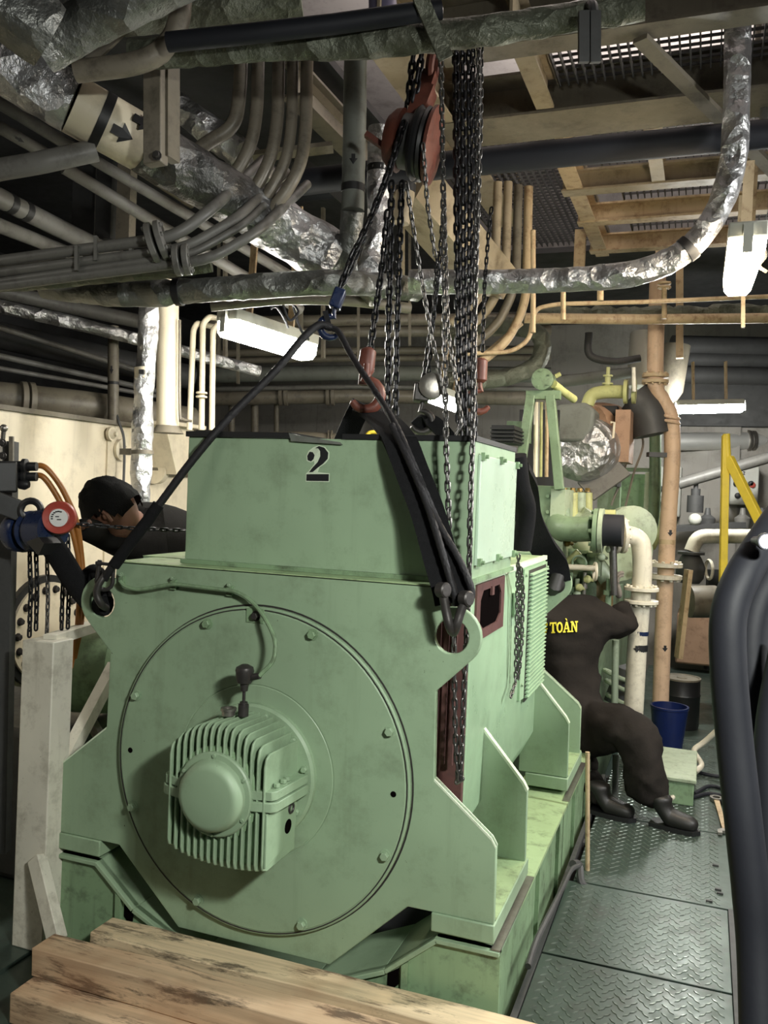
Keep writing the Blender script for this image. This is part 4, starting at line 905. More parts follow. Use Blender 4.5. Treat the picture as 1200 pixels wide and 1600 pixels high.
# small steelwork between the overhead pipes
def flat(label, p, q, w, t, mat, name='tie_bar', up=FW):
    m = MB(); m.bar(D(*p), D(*q), w, t, up); return solo(name, label, 'bar', m, mat)
flat('thin flat bar slanting across the top left corner', (248, -10, 2.55), (118, 118, 2.75), .035, .010, 'cream_dark')
flat('olive flat strap crossing over the olive main near the chains', (652, -15, 2.55), (697, 92, 2.6), .045, .012, 'foil_olive')
flat('thin cream brace between the outermost bent pipe and the gray vertical pipe', (482, 132, 3.7), (552, 205, 3.7), .03, .012, 'cream_beam')
flat('short cream cross piece behind the bent tan pipes', (395, 245, 4.0), (520, 230, 4.0), .09, .02, 'cream_dark', up=UP)
flat('slim dark strut leaning behind the gray vertical pipe', (458, 240, 4.2), (560, 330, 4.2), .05, .02, 'dark_steel')
flat('cream bracket strip hanging behind the load chains', (628, 350, 4.4), (628, 440, 4.4), .03, .015, 'cream_beam')
pipe('thin pale pipe at the far top right beside the foil riser', 'cream_dark', 5, [(1188, -20, 3.9), (1180, 170, 3.9)])
pipe('second thin pipe at the extreme top right corner', 'gray_pipe', 6, [(1199, -20, 3.8), (1193, 190, 3.8)])
for i, (x, y) in enumerate(((150, 395), (205, 402), (120, 410))):
    m = MB(); p = D(x, y, 3.13); m.bar(p - UP * .03, p + UP * .06, .02, .012, RT); solo('pipe_clip', ('small clip on the bundled pipes, middle', 'small clip on the bundled pipes, nearest the flange', 'small clip on the bundled pipes, leftmost')[i], 'clip', m, 'gray_pipe')
for i, (x, y0, y1) in enumerate(((342, 500, 560), (372, 548, 600), (560, 505, 560), (640, 480, 540))):
    m = MB(); m.bar(D(x, y0 - 130, 6.3), D(x, y1, 6.3), .035, .02, RT); solo('pipe_hanger', ('cream pipe hanger behind the thin loop pipes', 'cream pipe hanger under the left tube lamp', 'cream pipe hanger behind the left load chain', 'cream pipe hanger behind the slim chains')[i], 'hanger', m, 'cream_dark')
m = MB(); m.tube(spline([D(1178, 400, 3.6), D(1190, 385, 3.6), D(1196, 400, 3.6), D(1186, 415, 3.6), D(1198, 425, 3.6)], 6), .008, 6); solo('lamp_cable', 'pale coiled cable beside the warm lamp', 'cable', m, 'cream_dark')

# ================================================================ chain hoist, hooks, slings
def hook(parent, name, p, s, mat, lean=0.0, flip=1, label=None):
    """lifting hook: shank at p, bowl below; s = overall height"""
    x = RT * flip; z = (Vector((0, 0, 1)) * math.cos(lean) + RT * math.sin(lean)); x = (x - z * x.dot(z)).normalized(); c = Vector(p) - z * s * .62
    pts = [Vector(p), Vector(p) - z * s * .20]; r = s * .30
    for k in range(11): a = R(80 + k * 25); pts.append(c + x * (-r * math.cos(a) * -1) * 1.0 + z * (r * math.sin(a)))
    pts.append(pts[-1] + (z * .5 + x * .3) * s * .05); rad = [s * .06, s * .07] + [s * (.075 + .04 * math.sin(math.pi * k / 10)) for k in range(11)] + [s * .03]
    m = MB(); m.tube(pts, .01, 10, rad=rad); return part(parent, name, m, mat, label)
hz = thing('chain_hoist', 'orange painted chain hoist hanging tilted below the deck girder', 'hoist', D(640, 280, 3.25))
ax = (RT * .96 + FW * -.20 + UP * -.24).normalized(); tilt = (UP + RT * .32).normalized()
hc = D(638, 222, 3.25)
m = MB(); m.lathe(hc - ax * .085, ax, [(0, .03), (.005, .085), (.03, .11), (.055, .115), (.06, .10)], 28); part(hz, 'gear_cover', m, 'orange_paint')
m = MB(); m.lathe(hc - ax * .02, ax, [(0, .10), (.04, .10)], 24); part(hz, 'frame_plate', m, 'dark_steel')
m = MB(); m.lathe(hc + ax * .025, ax, [(0, .125), (.012, .135), (.02, .12), (.03, .12), (.04, .135), (.052, .13), (.055, .05)], 28); part(hz, 'hand_wheel', m, 'black', 'black chain wheel')
m = MB(); m.lathe(hc + ax * .085, ax, [(0, .135), (.004, .142), (.016, .142), (.02, .12), (.022, .03)], 28); part(hz, 'wheel_cover', m, 'orange_paint')
m = MB(); m.bar(hc + tilt * .08, hc + tilt * .21 + RT * .01, .09, .06, ax); m.bar(hc + tilt * .19, hc + tilt * .27, .06, .05, ax); part(hz, 'top_yoke', m, 'orange_paint')
m = MB(); m.torus(hc + tilt * .31, ax, .055, .017, 20, 8); part(hz, 'top_hook', m, 'orange_paint')
m = MB(); m.bar(hc + RT * -.09 - UP * .02, hc + RT * -.16 + UP * .03, .03, .02); part(hz, 'lever', m, 'orange_paint')
# dark chain bundle that carries it
def falls(label, pts, pitch, mat='chain_dark', **k):
    if pitch > .03: k.setdefault('wire', pitch / 2.9)
    return chain(label, [D(*p) for p in pts], pitch, mat, **k)
falls('heavy dark chain slung over the girder above the orange hoist', [(662, 62, 3.2), (655, 110, 3.2), (646, 160, 3.22)], .038)
falls('second heavy dark chain twisted beside the one above the orange hoist', [(648, 66, 3.25), (642, 120, 3.25), (638, 170, 3.25)], .038)
falls('black chain slanting from the orange hoist down to the blue hook', [(632, 190, 3.15), (606, 275, 3.1), (575, 350, 3.05), (548, 405, 3.0), (530, 455, 2.98)], .033)
falls('doubled black chain hugging the one to the blue hook', [(628, 200, 3.2), (600, 290, 3.15), (568, 370, 3.1), (538, 440, 3.05)], .033)
falls('thick load chain hanging to the left, in front of the far lamp', [(612, 285, 3.15), (610, 400, 3.15), (607, 520, 3.15), (606, 650, 3.15)], .032)
falls('thick load chain hanging just right of its twin, ending at the wire rope', [(628, 285, 3.18), (624, 400, 3.18), (620, 520, 3.18), (618, 648, 3.18)], .032)
falls('load chain running down into the orange hook block', [(606, 330, 3.1), (598, 410, 3.08), (588, 480, 3.05), (578, 550, 3.02)], .032)
hand_g = None
falls('slim chain slanting from the hoist across to the small far lamp', [(635, 285, 3.1), (645, 350, 3.15), (656, 420, 3.2), (668, 490, 3.25), (682, 560, 3.3), (694, 620, 3.3)], .026, 'chain_steel')
falls('slim chain falling from the hoist wheel to the single chain by the girder', [(661, 225, 3.1), (668, 320, 3.15), (680, 400, 3.2)], .026, 'chain_steel')
falls('long hand chain loop hanging past the terminal box corner to the front lug', [(689, 92, 2.75), (691, 200, 2.72), (693, 330, 2.68), (695, 500, 2.62), (697, 690, 2.52), (703, 850, 2.53), (709, 1000, 2.53), (711, 1120, 2.53), (713, 1180, 2.53), (718, 1226, 2.53), (721, 1180, 2.52), (724, 1100, 2.52), (730, 960, 2.52), (733, 890, 2.50), (735, 800, 2.48), (738, 700, 2.5), (742, 500, 2.62), (746, 300, 2.68), (748, 60, 2.75)], .0265, 'chain_steel', name='hand_chain')
falls('slim chain second from the girder, behind the long hand chain', [(693, 330, 3.2), (686, 420, 3.25), (676, 510, 3.3), (668, 600, 3.35)], .026)
falls('slim chain third from the girder, reaching the gray hook block', [(684, 395, 3.35), (678, 480, 3.38), (660, 600, 3.4)], .026)
for i, (x0, x1, lb) in enumerate(((712, 716, 'leftmost heavy black chain of the dense bundle'), (722, 724, 'second heavy black chain of the dense bundle'), (732, 732, 'third heavy black chain of the dense bundle'), (739, 741, 'rightmost heavy black chain of the dense bundle'))):
    falls(lb, [(x0, 55, 3.3 + i * .03), (x0 + 2, 300, 3.3 + i * .03), (x1, 500, 3.3 + i * .03), (x1 + 2, 700, 3.3 + i * .03)], .036 if i < 3 else .030, group='dense bundle of black chains')
falls('extra black chain tangled at the back of the dense bundle', [(716, 50, 3.42), (717, 350, 3.42), (727, 690, 3.42)], .036, group='dense bundle of black chains')
falls('slim bright chain leaning against the dense bundle', [(694, 300, 3.2), (700, 520, 3.2), (712, 590, 3.2), (722, 660, 3.2), (712, 680, 3.2)], .024, 'chain_steel')
falls('slim chain hanging alone right of the dense bundle', [(768, 325, 3.6), (763, 370, 3.6), (757, 450, 3.6), (754, 550, 3.6)], .026)
falls('slim rusty chain hanging in front of the first grating', [(752, 70, 3.0), (751, 200, 3.0), (747, 330, 3.0), (744, 420, 3.0)], .026, 'chain_steel')
m = MB(); a = D(716, 60, 3.36); m.tube([D(712, 62, 3.36), D(722, 56, 3.36), D(738, 58, 3.36), D(745, 70, 3.36)], .02, 10); solo('sling', 'short black round sling tying the dense chain bundle to the beam', 'sling', m, 'webbing')
# hook blocks
hb1 = thing('hook_block', 'orange red hook block carrying the wide black slings', 'hook', D(566, 640, 3.0))
m = MB(); p = D(576, 545, 3.02); q = D(570, 588, 3.0); m.lathe(p, q - p, [(0, .018), (.01, .028), ((q - p).length * .8, .030), ((q - p).length, .018)], 16); part(hb1, 'swivel', m, 'orange_paint')
m = MB(); m.cyl(D(571, 584, 3.0), D(569, 602, 3.0), .022, 12); part(hb1, 'neck', m, 'orange_paint')
hook(hb1, 'hook', D(573, 568, 2.93), .17, 'orange_paint', 0, -1)
m = MB(); m.bar(D(582, 606, 2.98), D(588, 622, 2.98), .01, .004, FW); part(hb1, 'safety_latch', m, 'steel')
hb2 = thing('hook_block', 'gray brown hook block left of the small far lamp', 'hook', D(655, 690, 3.38))
m = MB(); m.bar(D(660, 600, 3.38), D(657, 628, 3.38), .07, .06, RT); part(hb2, 'block', m, 'shackle', bevel=.006)
m = MB(); m.lathe(D(674, 604, 3.36), -FW, [(-.03, .05), (.03, .05), (.035, .035), (.037, .02)], 20); part(hb2, 'sheave', m, 'steel')
hook(hb2, 'hook', D(660, 624, 3.38), .14, 'shackle', 0, -1)
hb3 = thing('hook_block', 'rusty red hook block right of the dense chain bundle', 'hook', D(752, 630, 3.6))
m = MB(); m.lathe(D(751, 560, 3.6), (0, 0, -1), [(0, .018), (.01, .03), (.09, .03), (.10, .018)], 14); part(hb3, 'swivel', m, 'orange_paint'); hook(hb3, 'hook', D(750, 592, 3.6), .15, 'orange_paint')
bh_ = thing('hook_block', 'dark blue hook holding the wire rope beside the left lamp', 'hook', D(515, 520, 2.98))
m = MB(); m.bar(D(533, 452, 2.98), D(522, 482, 2.98), .055, .04, RT); part(bh_, 'clevis', m, 'blue_paint', bevel=.006)
hook(bh_, 'hook', D(524, 478, 2.98), .12, 'blue_paint', .2, 1)
m = MB(); m.bar(D(508, 486, 2.96), D(516, 516, 2.96), .018, .012, FW); part(bh_, 'safety_latch', m, 'chain_dark')
# slings
PLUG = Vector((CX + .612, YF + .01, 1.141))
m = MB(); m.ribbon(spline([D(570, 640, 3.0), D(592, 650, 2.90), D(622, 684, 2.64), D(645, 740, 2.57), D(668, 800, 2.53), D(688, 870, 2.47), D(702, 918, 2.45), D(707, 942, 2.44)], 6), .10, .014, (RT * 1 - FW * .15)); solo('web_sling', 'wide black webbing sling laid across the box front to the right lug', 'sling', m, 'webbing')
m = MB(); m.ribbon(spline([D(576, 638, 3.02), D(600, 652, 2.93), D(632, 692, 2.65), D(660, 770, 2.58), D(690, 850, 2.51), D(712, 930, 2.47)], 6), .07, .012, (RT * 1 - FW * .1)); solo('web_sling', 'second black webbing sling beneath the wide one with frayed edge', 'sling', m, 'webbing')
m = MB(); m.ribbon([D(566, 630, 3.02), D(553, 655, 3.05), D(538, 690, 3.1), D(528, 716, 3.12)], .075, .012, RT); solo('web_sling', 'black webbing sling dropping behind the box from the orange hook', 'sling', m, 'webbing')
m = MB(); m.ribbon(spline([D(650, 668, 3.4), D(668, 656, 3.38), D(690, 672, 3.36), D(712, 700, 3.36)], 5), .06, .012, RT); solo('web_sling', 'short black webbing sling under the gray hook block', 'sling', m, 'webbing')
def rope(label, pts, r, strands=6, lay=.06):
    P = resample(spline([Vector(p) for p in pts], 8), .008); t = MB(); n = 12
    L = 0; base = len(t.v); t.tube(P, r, n)
    for i in range(base, len(t.v)):
        k = (i - base) // n; an = 2 * math.pi * ((i - base) % n) / n; c = P[min(k, len(P) - 1)]
        t.v[i] = c + (t.v[i] - c) * (1 + .16 * abs(math.sin(strands / 2 * (an) - k * .008 / lay * 2 * math.pi)))
    return solo('wire_rope', label, 'rope', t, 'wire_rope')
LLUG = Vector((CX - .612, YF + .01, 1.141))
rope('long dark wire rope slanting from the blue hook to the left lug', [D(518, 512, 2.96), D(498, 508, 2.95), D(472, 530, 2.93), D(430, 580, 2.90), D(360, 650, 2.86), D(300, 720, 2.84), D(240, 800, 2.84), D(200, 850, 2.85), D(172, 890, 2.86), D(163, 905, 2.87)], .012)
m = MB(); m.tube([D(248, 788, 2.84), D(232, 812, 2.84), D(205, 846, 2.85), D(178, 884, 2.86)], .020, 12); solo('rope_sleeve', 'black sleeve wrapped round the lower end of the long wire rope', 'sleeve', m, 'webbing')
rope('dark wire rope running from the blue hook across the black sling to the right lug', [D(518, 512, 2.96), D(530, 520, 2.95), D(552, 560, 2.9), D(585, 610, 2.8), D(620, 668, 2.62), D(652, 740, 2.54), D(684, 815, 2.49), D(715, 870, 2.44), D(731, 905, 2.42), D(737, 925, 2.42), D(733, 942, 2.42), D(724, 944, 2.43)], .0095)
rope('dark wire rope strand lying along the edge of the wide sling', [D(612, 664, 2.62), D(640, 722, 2.55), D(668, 790, 2.50), D(690, 860, 2.44), D(708, 920, 2.42), D(714, 946, 2.43)], .010)
def shackle(label, c, s, dn=(0, 0, -1), side=RT):
    o = thing('shackle', label, 'shackle', c); dn = Vector(dn).normalized(); sd = (Vector(side) - dn * dn.dot(Vector(side))).normalized(); c = Vector(c)
    pts = [c - dn * s * .55 + sd * s * .30, c - dn * s * .1 + sd * s * .32]
    for k in range(7): a = math.pi * k / 6; pts.append(c + dn * s * .15 + sd * (s * .34 * math.cos(a)) + dn * (s * .36 * math.sin(a)))
    pts += [c - dn * s * .1 - sd * s * .32, c - dn * s * .55 - sd * s * .30]
    m = MB(); m.tube(pts, s * .085, 10); part(o, 'bow', m, 'shackle')
    for k in (1, -1): m = MB(); q = c - dn * s * .58 + sd * (k * s * .30); m.lathe(q - sd * s * .07, sd, [(0, s * .14), (s * .14, s * .14)], 14); part(o, 'eye', m, 'shackle')
    m = MB(); m.cyl(c - dn * s * .58 - sd * s * .45, c - dn * s * .58 + sd * s * .42, s * .07, 10); part(o, 'pin', m, 'shackle'); return o
rs_ = thing('shackle', 'dark bow shackle through the right front lug', 'shackle', D(708, 985, 2.40))
m = MB(); m.tube(spline([D(692, 926, 2.40), D(697, 955, 2.40), D(703, 980, 2.40), D(708, 988, 2.44), D(709, 984, 2.52)], 6), .013, 12); part(rs_, 'bow', m, 'shackle')
m = MB(); m.tube(spline([D(727, 938, 2.40), D(719, 958, 2.40), D(713, 978, 2.40), D(709, 988, 2.44), D(709, 984, 2.52)], 6), .013, 12); part(rs_, 'bow_side', m, 'shackle')
for q_, w_ in ((D(692, 922, 2.40), RT * .7 - FW * .7), (D(728, 935, 2.40), RT * .7 - FW * .7)): m = MB(); w_ = w_.normalized(); m.lathe(q_ - w_ * .016, w_, [(0, .018), (.004, .022), (.028, .022), (.032, .018)], 16); part(rs_, 'eye', m, 'shackle')
m = MB(); m.cyl(D(690, 923, 2.43), D(730, 936, 2.43), .010, 10); part(rs_, 'pin', m, 'shackle')
shackle('dark shackle at the top of the left front lug', D(164, 903, 2.87), .08, (-.1, 0, -1))
m = MB(); m.tube(spline([D(166, 896, 2.87), D(155, 912, 2.86), D(151, 928, 2.86), D(158, 944, 2.87), D(166, 950, 2.92)], 6), .012, 10); solo('lug_link', 'thick bent steel link hanging through the left front lug', 'link', m, 'shackle')
m = MB(); m.tube(spline([D(72, 842, 2.97), D(92, 868, 2.97), D(115, 905, 2.98), D(138, 934, 2.98), D(152, 946, 2.97), D(166, 943, 2.94)], 6), .030, 12, flat=.042, up=RT); solo('web_sling', 'thick black sling from the blue hoist down to the left lug', 'sling', m, 'webbing')
m = MB(); m.tube(spline([D(130, 905, 3.0), D(146, 893, 3.0), D(158, 905, 2.98), D(163, 935, 2.96)], 6), .026, 10); solo('round_sling', 'black sling loop humped behind the left lug', 'sling', m, 'webbing')
m = MB(); m.ribbon(spline([D(803, 730, 3.5), D(818, 760, 3.75), D(826, 810, 3.9), D(845, 850, 4.0), D(866, 880, 4.1), D(872, 908, 4.15)], 6), .12, .03, RT); solo('web_sling', 'black sling hanging behind the box to the rear lug', 'sling', m, 'webbing')
m = MB(); m.sphere(D(870, 914, 4.14), .040, 10, (1, .8, 1)); m.tube([D(870, 900, 4.12), D(868, 914, 4.10), D(862, 922, 4.2)], .035, 10); solo('sling_eye', 'dark worn sling eye stuffed in the rear lug', 'sling', m, 'leather')
m = MB(); m.tube(spline([D(806, 712, 3.35), D(812, 760, 3.4), D(822, 800, 3.5), D(815, 858, 3.55)], 5), .042, 12, flat=.03, up=FW); solo('black_cloth', 'black cloth draped behind the bright box side', 'cloth', m, 'webbing')
sd = lambda y, z, k=.02: Vector((CX + S + .012 + k, y, z))
chain('hanging chain left strand on the louvred side, hooked by the box clip', [Vector((BX1 + .03, 3.06, 1.345)), sd(3.10, 1.30, .03), sd(3.16, 1.20), sd(3.18, 1.02), sd(3.20, .86), sd(3.12, .82)], .022, 'chain_steel')
chain('hanging chain right strand on the louvred side', [sd(3.12, 1.30, .03), sd(3.22, 1.20), sd(3.24, 1.0), sd(3.25, .86)], .022, 'chain_steel')
chain('third slack chain strand on the louvred side', [sd(3.11, 1.295, .04), sd(3.20, 1.19, .035), sd(3.21, 1.0, .035), sd(3.21, .90, .03)], .022, 'chain_steel')

# left lever hoist
lh = thing('lever_hoist', 'blue chain hoist with red hand wheel at the left edge', 'hoist', D(60, 858, 3.0))
a = D(24, 832, 3.05); c = D(84, 828, 2.95); v = (c - a).normalized(); L = (c - a).length
m = MB(); m.lathe(a, v, [(0, .055), (.004, .068), (.045, .072), (.055, .066)], 28); part(lh, 'gear_case', m, 'blue_paint')
m = MB(); m.lathe(a - v * .004, v, [(0, .05), (.004, .055)], 24); part(lh, 'end_plate', m, 'cream_dark')
m = MB(); m.lathe(a + v * .055, v, [(0, .055), (.03, .055)], 20); part(lh, 'load_sheave', m, 'black')
m = MB(); m.lathe(a + v * .083, v, [(0, .066), (.006, .072), (.018, .06), (.03, .06), (.04, .072), (L - .085, .066)], 28); part(lh, 'brake_case', m, 'blue_paint')
wc = D(93, 809, 2.93); ax = (-FW + RT * .12).normalized(); k = 26 * 2.93 / FPX
m = MB(); m.lathe(wc, ax, [(-.025, k * .9), (-.01, k), (.008, k), (.014, k * .94), (.010, k * .62), (.012, k * .56)], 36); hw = part(lh, 'hand_wheel', m, 'red_paint', 'red hand wheel')
m = MB(); m.lathe(wc, ax, [(.008, k * .54), (.014, k * .54), (.0145, .001)], 32); part(hw, 'dial_label', m, 'white_label', 'round white label with small print')
mm = frame_at(wc + ax * .0150, ax); ux = (RT - ax * RT.dot(ax)).normalized(); uy = ax.cross(ux)
for i in range(7):
    a_ = R(40 + i * 20); q = wc + ax * .015 + ux * (k * .38 * math.cos(a_ + .5)) + uy * (k * .38 * math.sin(a_ + .5)); m = MB(); m.bar(q - ux * .0035, q + ux * .0035, .004, .0008, ax); part(hw, 'print_mark', m, 'print_black')
for dx, dy, w in ((-.004, .004, .012), (.002, -.006, .014)): q = wc + ax * .015 + ux * dx + uy * dy; m = MB(); m.bar(q - ux * w / 2, q + ux * w / 2, .0035, .0008, ax); part(hw, 'print_mark', m, 'print_black')
m = MB(); m.torus(D(48, 798, 2.98), ax, .034, .012, 20, 8); part(lh, 'top_hook', m, 'black')
m = MB(); m.bar(D(60, 838, 2.95), D(78, 858, 2.92), .07, .05); part(lh, 'bottom_yoke', m, 'black')
for i, (x, y0, y1, mt, lb) in enumerate(((46, 856, 992, 'chain_dark', 'thick dark chain under the blue hoist, leftmost'), (56, 856, 985, 'chain_dark', 'dark chain under the blue hoist, second from left'), (73, 868, 992, 'chain_steel', 'slim chain under the blue hoist near the sling'), (96, 834, 985, 'chain_dark', 'dark chain below the red wheel, left strand'), (106, 836, 978, 'chain_dark', 'dark chain below the red wheel, right strand'), (98, 1010, 1150, 'chain_dark', 'dark chain hanging lower behind the white post'))):
    falls(lb, [(x, y0, 3.0 + .02 * i), (x + 2, (y0 + y1) / 2, 3.0 + .02 * i), (x, y1, 3.0 + .02 * i)], .026 if mt == 'chain_dark' else .024, mt)
falls('thin chain drawn level behind the man from the red wheel to the box', [(116, 818, 3.1), (160, 822, 3.15), (215, 826, 3.2), (292, 829, 3.3)], .024, 'chain_dark')
m = MB(); m.bar(D(-40, 770, 2.95), D(36, 800, 3.0), .05, .07); solo('lifting_arm', 'dark steel arm at the left edge holding the blue hoist', 'arm', m, 'dark_steel', bevel=.004)
rk = thing('valve_rack', 'dark steel rack with valve block and bolts at the left edge', 'rack', D(0, 1250, 3.1))
m = MB(); m.bar(D(8, 690, 3.15), D(-4, 1330, 3.15), .05, .08, RT); part(rk, 'upright', m, 'dark_steel'); m = MB(); pb = D(10, 725, 3.1); m.bar(D(-12, 685, 3.08), D(-12, 770, 3.08), .03, .06, RT); part(rk, 'slotted_plate', m, 'steel'); m = MB(); m.bar(D(18, 682, 3.08), D(18, 760, 3.08), .012, .014, RT); part(rk, 'side_flange', m, 'tan_pipe')
m = MB(); m.bar(D(-20, 745, 3.0), D(24, 745, 3.05), .10, .11); part(rk, 'valve_block', m, 'black', bevel=.008)
for y in (692, 712, 735): bolt(rk, D(4, y, 3.02), -FW, .010, 'shackle')
m = MB(); m.sphere(D(6, 669, 3.05), .014, 8); m.cyl(D(6, 669, 3.05), D(4, 690, 3.06), .008, 8); part(rk, 'top_knob', m, 'steel')
for y in (729, 745): m = MB(); m.lathe(D(22, y, 3.05), RT, [(0, .020), (.03, .020), (.032, .028), (.045, .028), (.047, .016), (.08, .016)], 12); part(rk, 'hose_fitting', m, 'black')
m = MB(); m.lathe(D(30, 757, 3.04), RT, [(0, .016), (.02, .020), (.035, .012)], 10); part(rk, 'drain_plug', m, 'black')
for dx, y, lb in ((0, 728, 'upper orange hydraulic hose curving down from the valve rack'), (-6, 743, 'lower orange hydraulic hose curving down from the valve rack')):
    pipe(lb, 'orange_hose', 4.6, [(50, y, 3.1), (70 + dx * .5, y + 2, 3.1), (92 + dx, y + 27, 3.12), (110 + dx, y + 62, 3.14), (120 + dx, y + 90, 3.15), (127 + dx * .5, y + 140, 3.17), (130 + dx, y + 190, 3.18), (126 + dx, y + 250, 3.2), (116 + dx, y + 300, 3.22)], smooth=True, n=10, name='hydraulic_hose', cat='hose')
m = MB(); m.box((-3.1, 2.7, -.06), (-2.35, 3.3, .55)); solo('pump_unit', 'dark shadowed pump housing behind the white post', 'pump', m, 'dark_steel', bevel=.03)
m = MB(); p = D(145, 1050, 3.6); m.lathe(p, RT, [(-.15, .10), (-.13, .16), (.1, .17), (.13, .12), (.15, .1)], 24); solo('motor_end', 'dark green rounded motor end behind the diagonal brace', 'motor', m, 'green_dirty')
m = MB(); m.bar(D(135, 1115, 3.5), D(155, 1150, 3.5), .05, .03); solo('clip_plate', 'small pale steel plate behind the diagonal brace', 'plate', m, 'tan_pipe')

# ================================================================ people
def H(x, y, d): return D(x, y, d)
# man on the left, bent over behind the alternator
p1 = thing('person', 'dark haired person in black shirt bending over behind the alternator', 'person', PZ(330, 1100, .26))
hipc = H(335, 872, 4.15); sh = H(232, 812, 3.82)
d_ = 4.15
J = {'hip': (H(330, 868, 4.15), .16, .14), 'wst': (H(295, 850, 4.05), .15, .135), 'chest': (H(250, 832, 3.92), .17, .14), 'neck0': (H(212, 812, 3.80), .105, .10), 'neck': (H(192, 808, 3.74), .062, .062)}
base = H(330, 868, 4.15)
for s, k in ((1, 'r'), (-1, 'l')):
    off = Vector((0, .09 * s, -.02)); kn = Vector((base.x + .0, base.y + .10 * s, base.z - .48)); an = Vector((base.x + .04, base.y + .11 * s, base.z - .90))
    J['th' + k] = (base + off, .10, .10); J['kn' + k] = (kn, .068, .068); J['an' + k] = (an, .05, .05); J['toe' + k] = (an + Vector((-.15, 0, -.05)), .04, .035)
E1 = [('hip', 'wst'), ('wst', 'chest'), ('chest', 'neck0'), ('neck0', 'neck')]
for k in 'rl': E1 += [('hip', 'th' + k), ('th' + k, 'kn' + k), ('kn' + k, 'an' + k), ('an' + k, 'toe' + k)]
J['shr'] = (H(200, 848, 3.66), .095, .095); J['elr'] = (H(160, 836, 3.62), .062, .062); J['wrr'] = (H(126, 824, 3.40), .046, .046)
J['shl'] = (H(238, 800, 4.05), .07, .07); J['ell'] = (H(232, 850, 4.1), .05, .05); J['wrl'] = (H(205, 868, 3.9), .04, .04)
E1 += [('chest', 'shr'), ('shr', 'elr'), ('elr', 'wrr'), ('chest', 'shl'), ('shl', 'ell'), ('ell', 'wrl')]
m = figure(J, E1, 'hip'); body = part(p1, 'body', m, 'overalls', 'black shirt and trousers')
def head(parent, c, face, up, s, hair=True, cap=None):
    """skull with jaw, brow, nose, mouth, ears; face = direction it looks"""
    c = Vector(c); f = Vector(face).normalized(); u = Vector(up); u = (u - f * u.dot(f)).normalized(); r = f.cross(u)
    m = MB(); m.sphere((0, 0, 0), 1, 16); n0 = len(m.v); out = []
    for v in m.v:
        x, y, z = v.x * .076, v.y * .096, v.z * .118
        if z < -.01: t = min(1, (-z - .01) / .10); x *= 1 - .36 * t; y = y * (1 - .18 * t) + .012 * t
        if y > 0 and -.07 < z < .05: y += .004
        if y < 0 and z > 0: y *= 1.06
        out.append(Vector((x, y, z)))
    m.v = out
    tr = lambda q: c + (r * q.x + f * q.y + u * q.z) * s
    m.v = [tr(q) for q in m.v]; hd = part(parent, 'head', m, 'skin')
    m = MB(); m.add([tr(Vector(q)) for q in ((0, .098, .02), (-.015, .092, -.03), (.015, .092, -.03), (0, .122, -.028), (0, .094, -.042))], [(0, 1, 3), (0, 3, 2), (1, 4, 3), (3, 4, 2)]); part(hd, 'nose', m, 'skin')
    for k in (1, -1):
        m = MB(); m.sphere(tr(Vector((k * .031, .086, .008))), .012 * s, 8); part(hd, 'eye', m, 'white_label')
        m = MB(); m.tube([tr(Vector((k * .072, -.004, .018))), tr(Vector((k * .086, -.020, .020))), tr(Vector((k * .088, -.022, -.010))), tr(Vector((k * .078, -.006, -.034)))], .008 * s, 8); m.sphere(tr(Vector((k * .077, -.010, -.006))), .017 * s, 8, (.6, 1, 1)); part(hd, 'ear', m, 'skin')
    m = MB(); m.tube([tr(Vector((-.022, .086, -.062))), tr(Vector((0, .094, -.060))), tr(Vector((.022, .086, -.062)))], .006 * s, 8); part(hd, 'mouth', m, 'maroon')
    if hair:
        m = MB(); m.sphere((0, 0, 0), 1, 18); keep = []; vs = []
        for v in m.v:
            k = 1 + rnd.uniform(-.03, .08); vs.append(Vector((v.x * .092, v.y * .112 - .004, v.z * .134 + .008)) * k)
        fs = [f_ for f_ in m.f if all(((vs[i].z > .028) or (vs[i].y < .012 and vs[i].z > -.012) or (vs[i].y < -.03 and vs[i].z > -.062)) for i in f_)]
        m.v = [tr(q) for q in vs]; m.f = fs; part(parent, 'hair', m, 'hair', 'short black hair', angle=180)
    return hd
head(p1, H(179, 799, 3.60), -UP * .66 - RT * .50 + FW * .30, -RT * .72 + UP * .66, 1.10)
m = MB(); m.cyl(H(212, 820, 3.74), H(190, 810, 3.64), .060, 14); part(p1, 'neck', m, 'skin')
m = hand(H(127, 824, 3.39), H(104, 818, 3.25), UP, 1.0, .5); part(p1, 'hand', m, 'skin')

# man on the right, half seated by the bed frame, back to us
p2 = thing('person', 'person in worn black overalls lettered on the back, leaning to a pipe', 'person', PZ(1035, 1285, 0))
J = {'hip': (H(896, 1130, 4.55), .185, .16), 'wst': (H(892, 1070, 4.60), .165, .14), 'chest': (H(890, 1000, 4.62), .18, .14), 'up': (H(890, 955, 4.66), .13, .105), 'neck': (H(886, 930, 4.74), .06, .06),
     'shr': (H(935, 965, 4.62), .10, .10), 'elr': (H(980, 982, 4.66), .088, .088), 'wrr': (H(968, 940, 4.72), .06, .06),
     'shl': (H(842, 962, 4.62), .075, .075), 'ell': (H(826, 1020, 4.8), .058, .058), 'wrl': (H(850, 1010, 5.0), .042, .042),
     'thr': (H(928, 1138, 4.50), .15, .15), 'mtr': (H(966, 1138, 4.36), .145, .14), 'knr': (H(999, 1146, 4.24), .125, .125), 'shr2': (H(1003, 1205, 4.20), .112, .112), 'anr': (H(1024, 1268, 4.16), .094, .094),
     'thl': (H(892, 1165, 4.6), .12, .12), 'knl': (H(915, 1215, 4.75), .09, .09), 'anl': (PZ(935, 1245, .10), .055, .055)}
